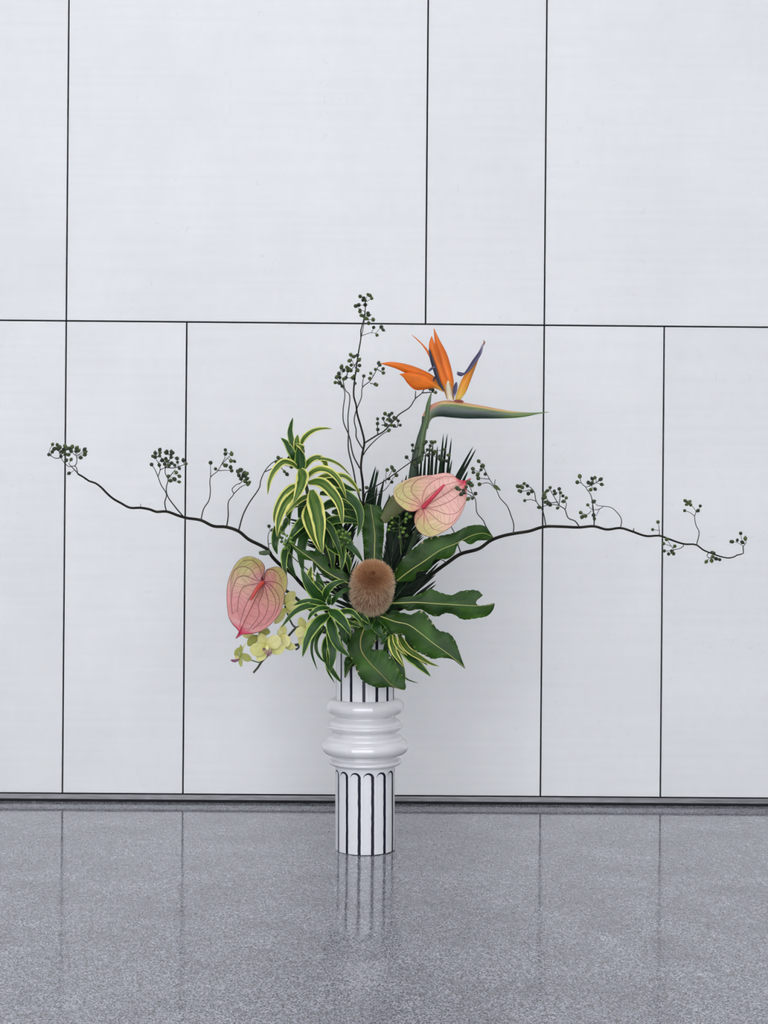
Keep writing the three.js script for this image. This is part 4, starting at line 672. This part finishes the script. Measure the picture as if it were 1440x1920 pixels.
// ---------------------------------------------------------------- orchid spray
{
  const t = thing('orchid_spray', 'spray of pale yellow orchid blossoms hanging low on the left, under the smaller pink flower', 'orchid', P(MOUTH[0], MOUTH[1], 0.02));
  const wood = std({ color: 0x3a4030, roughness: 0.7 });
  stemOf(t, [...S3('388,1342 440,1280 455,1250 530,1170 620,1060 720,992 802,910'), ...S3('900,900 1010,940 1110,965'), [660, 1195], [684, 1262]], (s) => lerp(0.07, 0, s), (s) => M(lerp(2.0, 2.6, s)), wood, 'stem', 50, 7);
  stemOf(t, S3('802,912 770,890 742,840 715,770 690,700'), [0.05, 0.04], M(1.8), wood, 'side_stem', 16, 6); stemOf(t, S3('900,1020 850,1060 780,1078 825,1085 820,1105 795,1120'), [0.05, 0.055], M(1.8), wood, 'side_stem', 20, 6);
  stemOf(t, S3('455,1248 410,1238 365,1222'), [0.07, 0.075], M(1.1), twigGreen, 'flower_stalk', 10, 6);
  const pm = (a, b, k) => std({ map: data(64, 128, (x, y, o) => { const s = y / 127, l = vnoise(x / 3 + k, y / 30), q = Math.abs(x / 63 * 2 - 1); const h = (1 - smooth(0, 0.45, s)) * 0.7; for (let c = 0; c < 3; c++) o[c] = clamp(lerp(a[c], b[c], Math.min(1, h + (1 - q) * 0.1)) * (0.95 + l * 0.08), 0, 255); }), roughness: 0.55 });
  const yel = [pm([220, 216, 142], [204, 206, 96], 1), pm([228, 222, 160], [212, 208, 110], 20)], grn = pm([166, 170, 88], [138, 146, 66], 40), lipM = std({ map: data(64, 64, (x, y, o) => { const n = vnoise(x / 5, y / 5), k = smooth(0.45, 0.6, n + (y / 63 - 0.5) * 0.5); o[0] = lerp(196, 108, k); o[1] = lerp(176, 62, k); o[2] = lerp(140, 84, k); }), roughness: 0.5 });
  const blossom = (rows, label) => { const b = part('blossom', t, label); for (const [name, w, line, z, mat, face] of rows) mesh(name, local(blade(along(line, z, 16), M(w / 5.143), { face: face ?? V(rr(-0.2, 0.2), rr(-0.1, 0.3), 1), fold: 0.05, curl: rr(-0.12, 0.2), shape: 'oval', across: 8, thick: 0.0009, wave: 0.05, twist: 0 }), t), mat, b); };
  blossom([['sepal', 92, S3('510,1095 480,1040 455,962'), [0.085, 0.088], yel[0]], ['sepal', 84, S3('530,1105 610,1130 695,1080'), [0.085, 0.085], yel[0]], ['sepal', 92, S3('520,1110 480,1160 425,1232'), [0.085, 0.09], yel[0]], ['petal', 138, S3('515,1095 440,1120 352,1105'), [0.09, 0.098], yel[0]], ['petal', 130, S3('515,1095 580,1050 645,1000'), [0.09, 0.098], yel[1]], ['lip', 62, S3('515,1085 528,1130 545,1185'), [0.096, 0.104], lipM], ['lip', 30, S3('520,1120 495,1125 480,1105'), [0.098, 0.102], lipM], ['column', 34, S3('512,1080 520,1105 530,1125'), [0.1, 0.104], yel[1]]], 'open yellow blossom facing front with a purple lip');
  blossom([['sepal', 74, S3('665,1000 672,940 668,878'), [0.06, 0.065], yel[0]], ['petal', 96, S3('655,985 690,1020 715,1095'), [0.07, 0.078], yel[1]], ['sepal', 76, S3('670,1050 730,1085 795,1105'), [0.06, 0.066], yel[0]], ['petal', 70, S3('665,985 635,960 615,960'), [0.066, 0.07], yel[1]]]);
  blossom([['sepal', 80, S3('890,930 860,880 840,808'), [0.06, 0.07], yel[0]], ['petal', 110, S3('900,930 850,950 795,985'), [0.068, 0.076], yel[1]], ['petal', 96, S3('895,930 950,880 1020,835'), [0.066, 0.066], yel[1]], ['sepal', 60, S3('870,970 850,1030 835,1080'), [0.062, 0.066], yel[0]], ['petal', 90, S3('870,960 860,1010 880,1060'), [0.064, 0.07], yel[0]]]);
  blossom([['sepal', 92, S3('710,680 740,620 785,560'), [0.05, 0.055], yel[0]], ['petal', 110, S3('700,690 760,700 840,705'), [0.055, 0.055], yel[0]], ['petal', 70, S3('690,720 650,800 590,872'), [0.05, 0.05], yel[0]], ['sepal', 76, S3('700,690 690,640 700,590'), [0.05, 0.05], grn], ['sepal', 60, S3('700,720 740,750 790,760'), [0.05, 0.052], yel[0]]]);
  blossom([['sepal', 84, S3('430,990 380,1030 332,1085'), [0.07, 0.08], grn], ['sepal', 78, S3('440,985 490,950 550,955'), [0.07, 0.07], grn], ['sepal', 46, S3('400,985 340,990 280,985'), [0.06, 0.062], yel[0]]]);
  blossom([['sepal', 30, S3('255,1190 268,1130 262,1072'), [0.08, 0.085], grn], ['sepal', 44, S3('245,1205 222,1160 250,1100'), [0.08, 0.086], grn], ['sepal', 36, S3('252,1190 262,1240 268,1288'), [0.08, 0.085], grn], ['sepal', 70, S3('260,1170 310,1195 368,1225'), [0.08, 0.078], grn], ['sepal', 12, S3('265,1170 285,1110 318,1050'), [0.078, 0.08], yel[1]], ['petal', 40, S3('250,1195 225,1195 205,1190'), [0.084, 0.09], yel[1]], ['lip', 26, S3('250,1215 210,1230 165,1222'), [0.088, 0.094], std({ color: 0x7a4a66, roughness: 0.5 })]], 'small half-open blossom at the tip with a purple lip');
}

renderer.render(scene, camera);
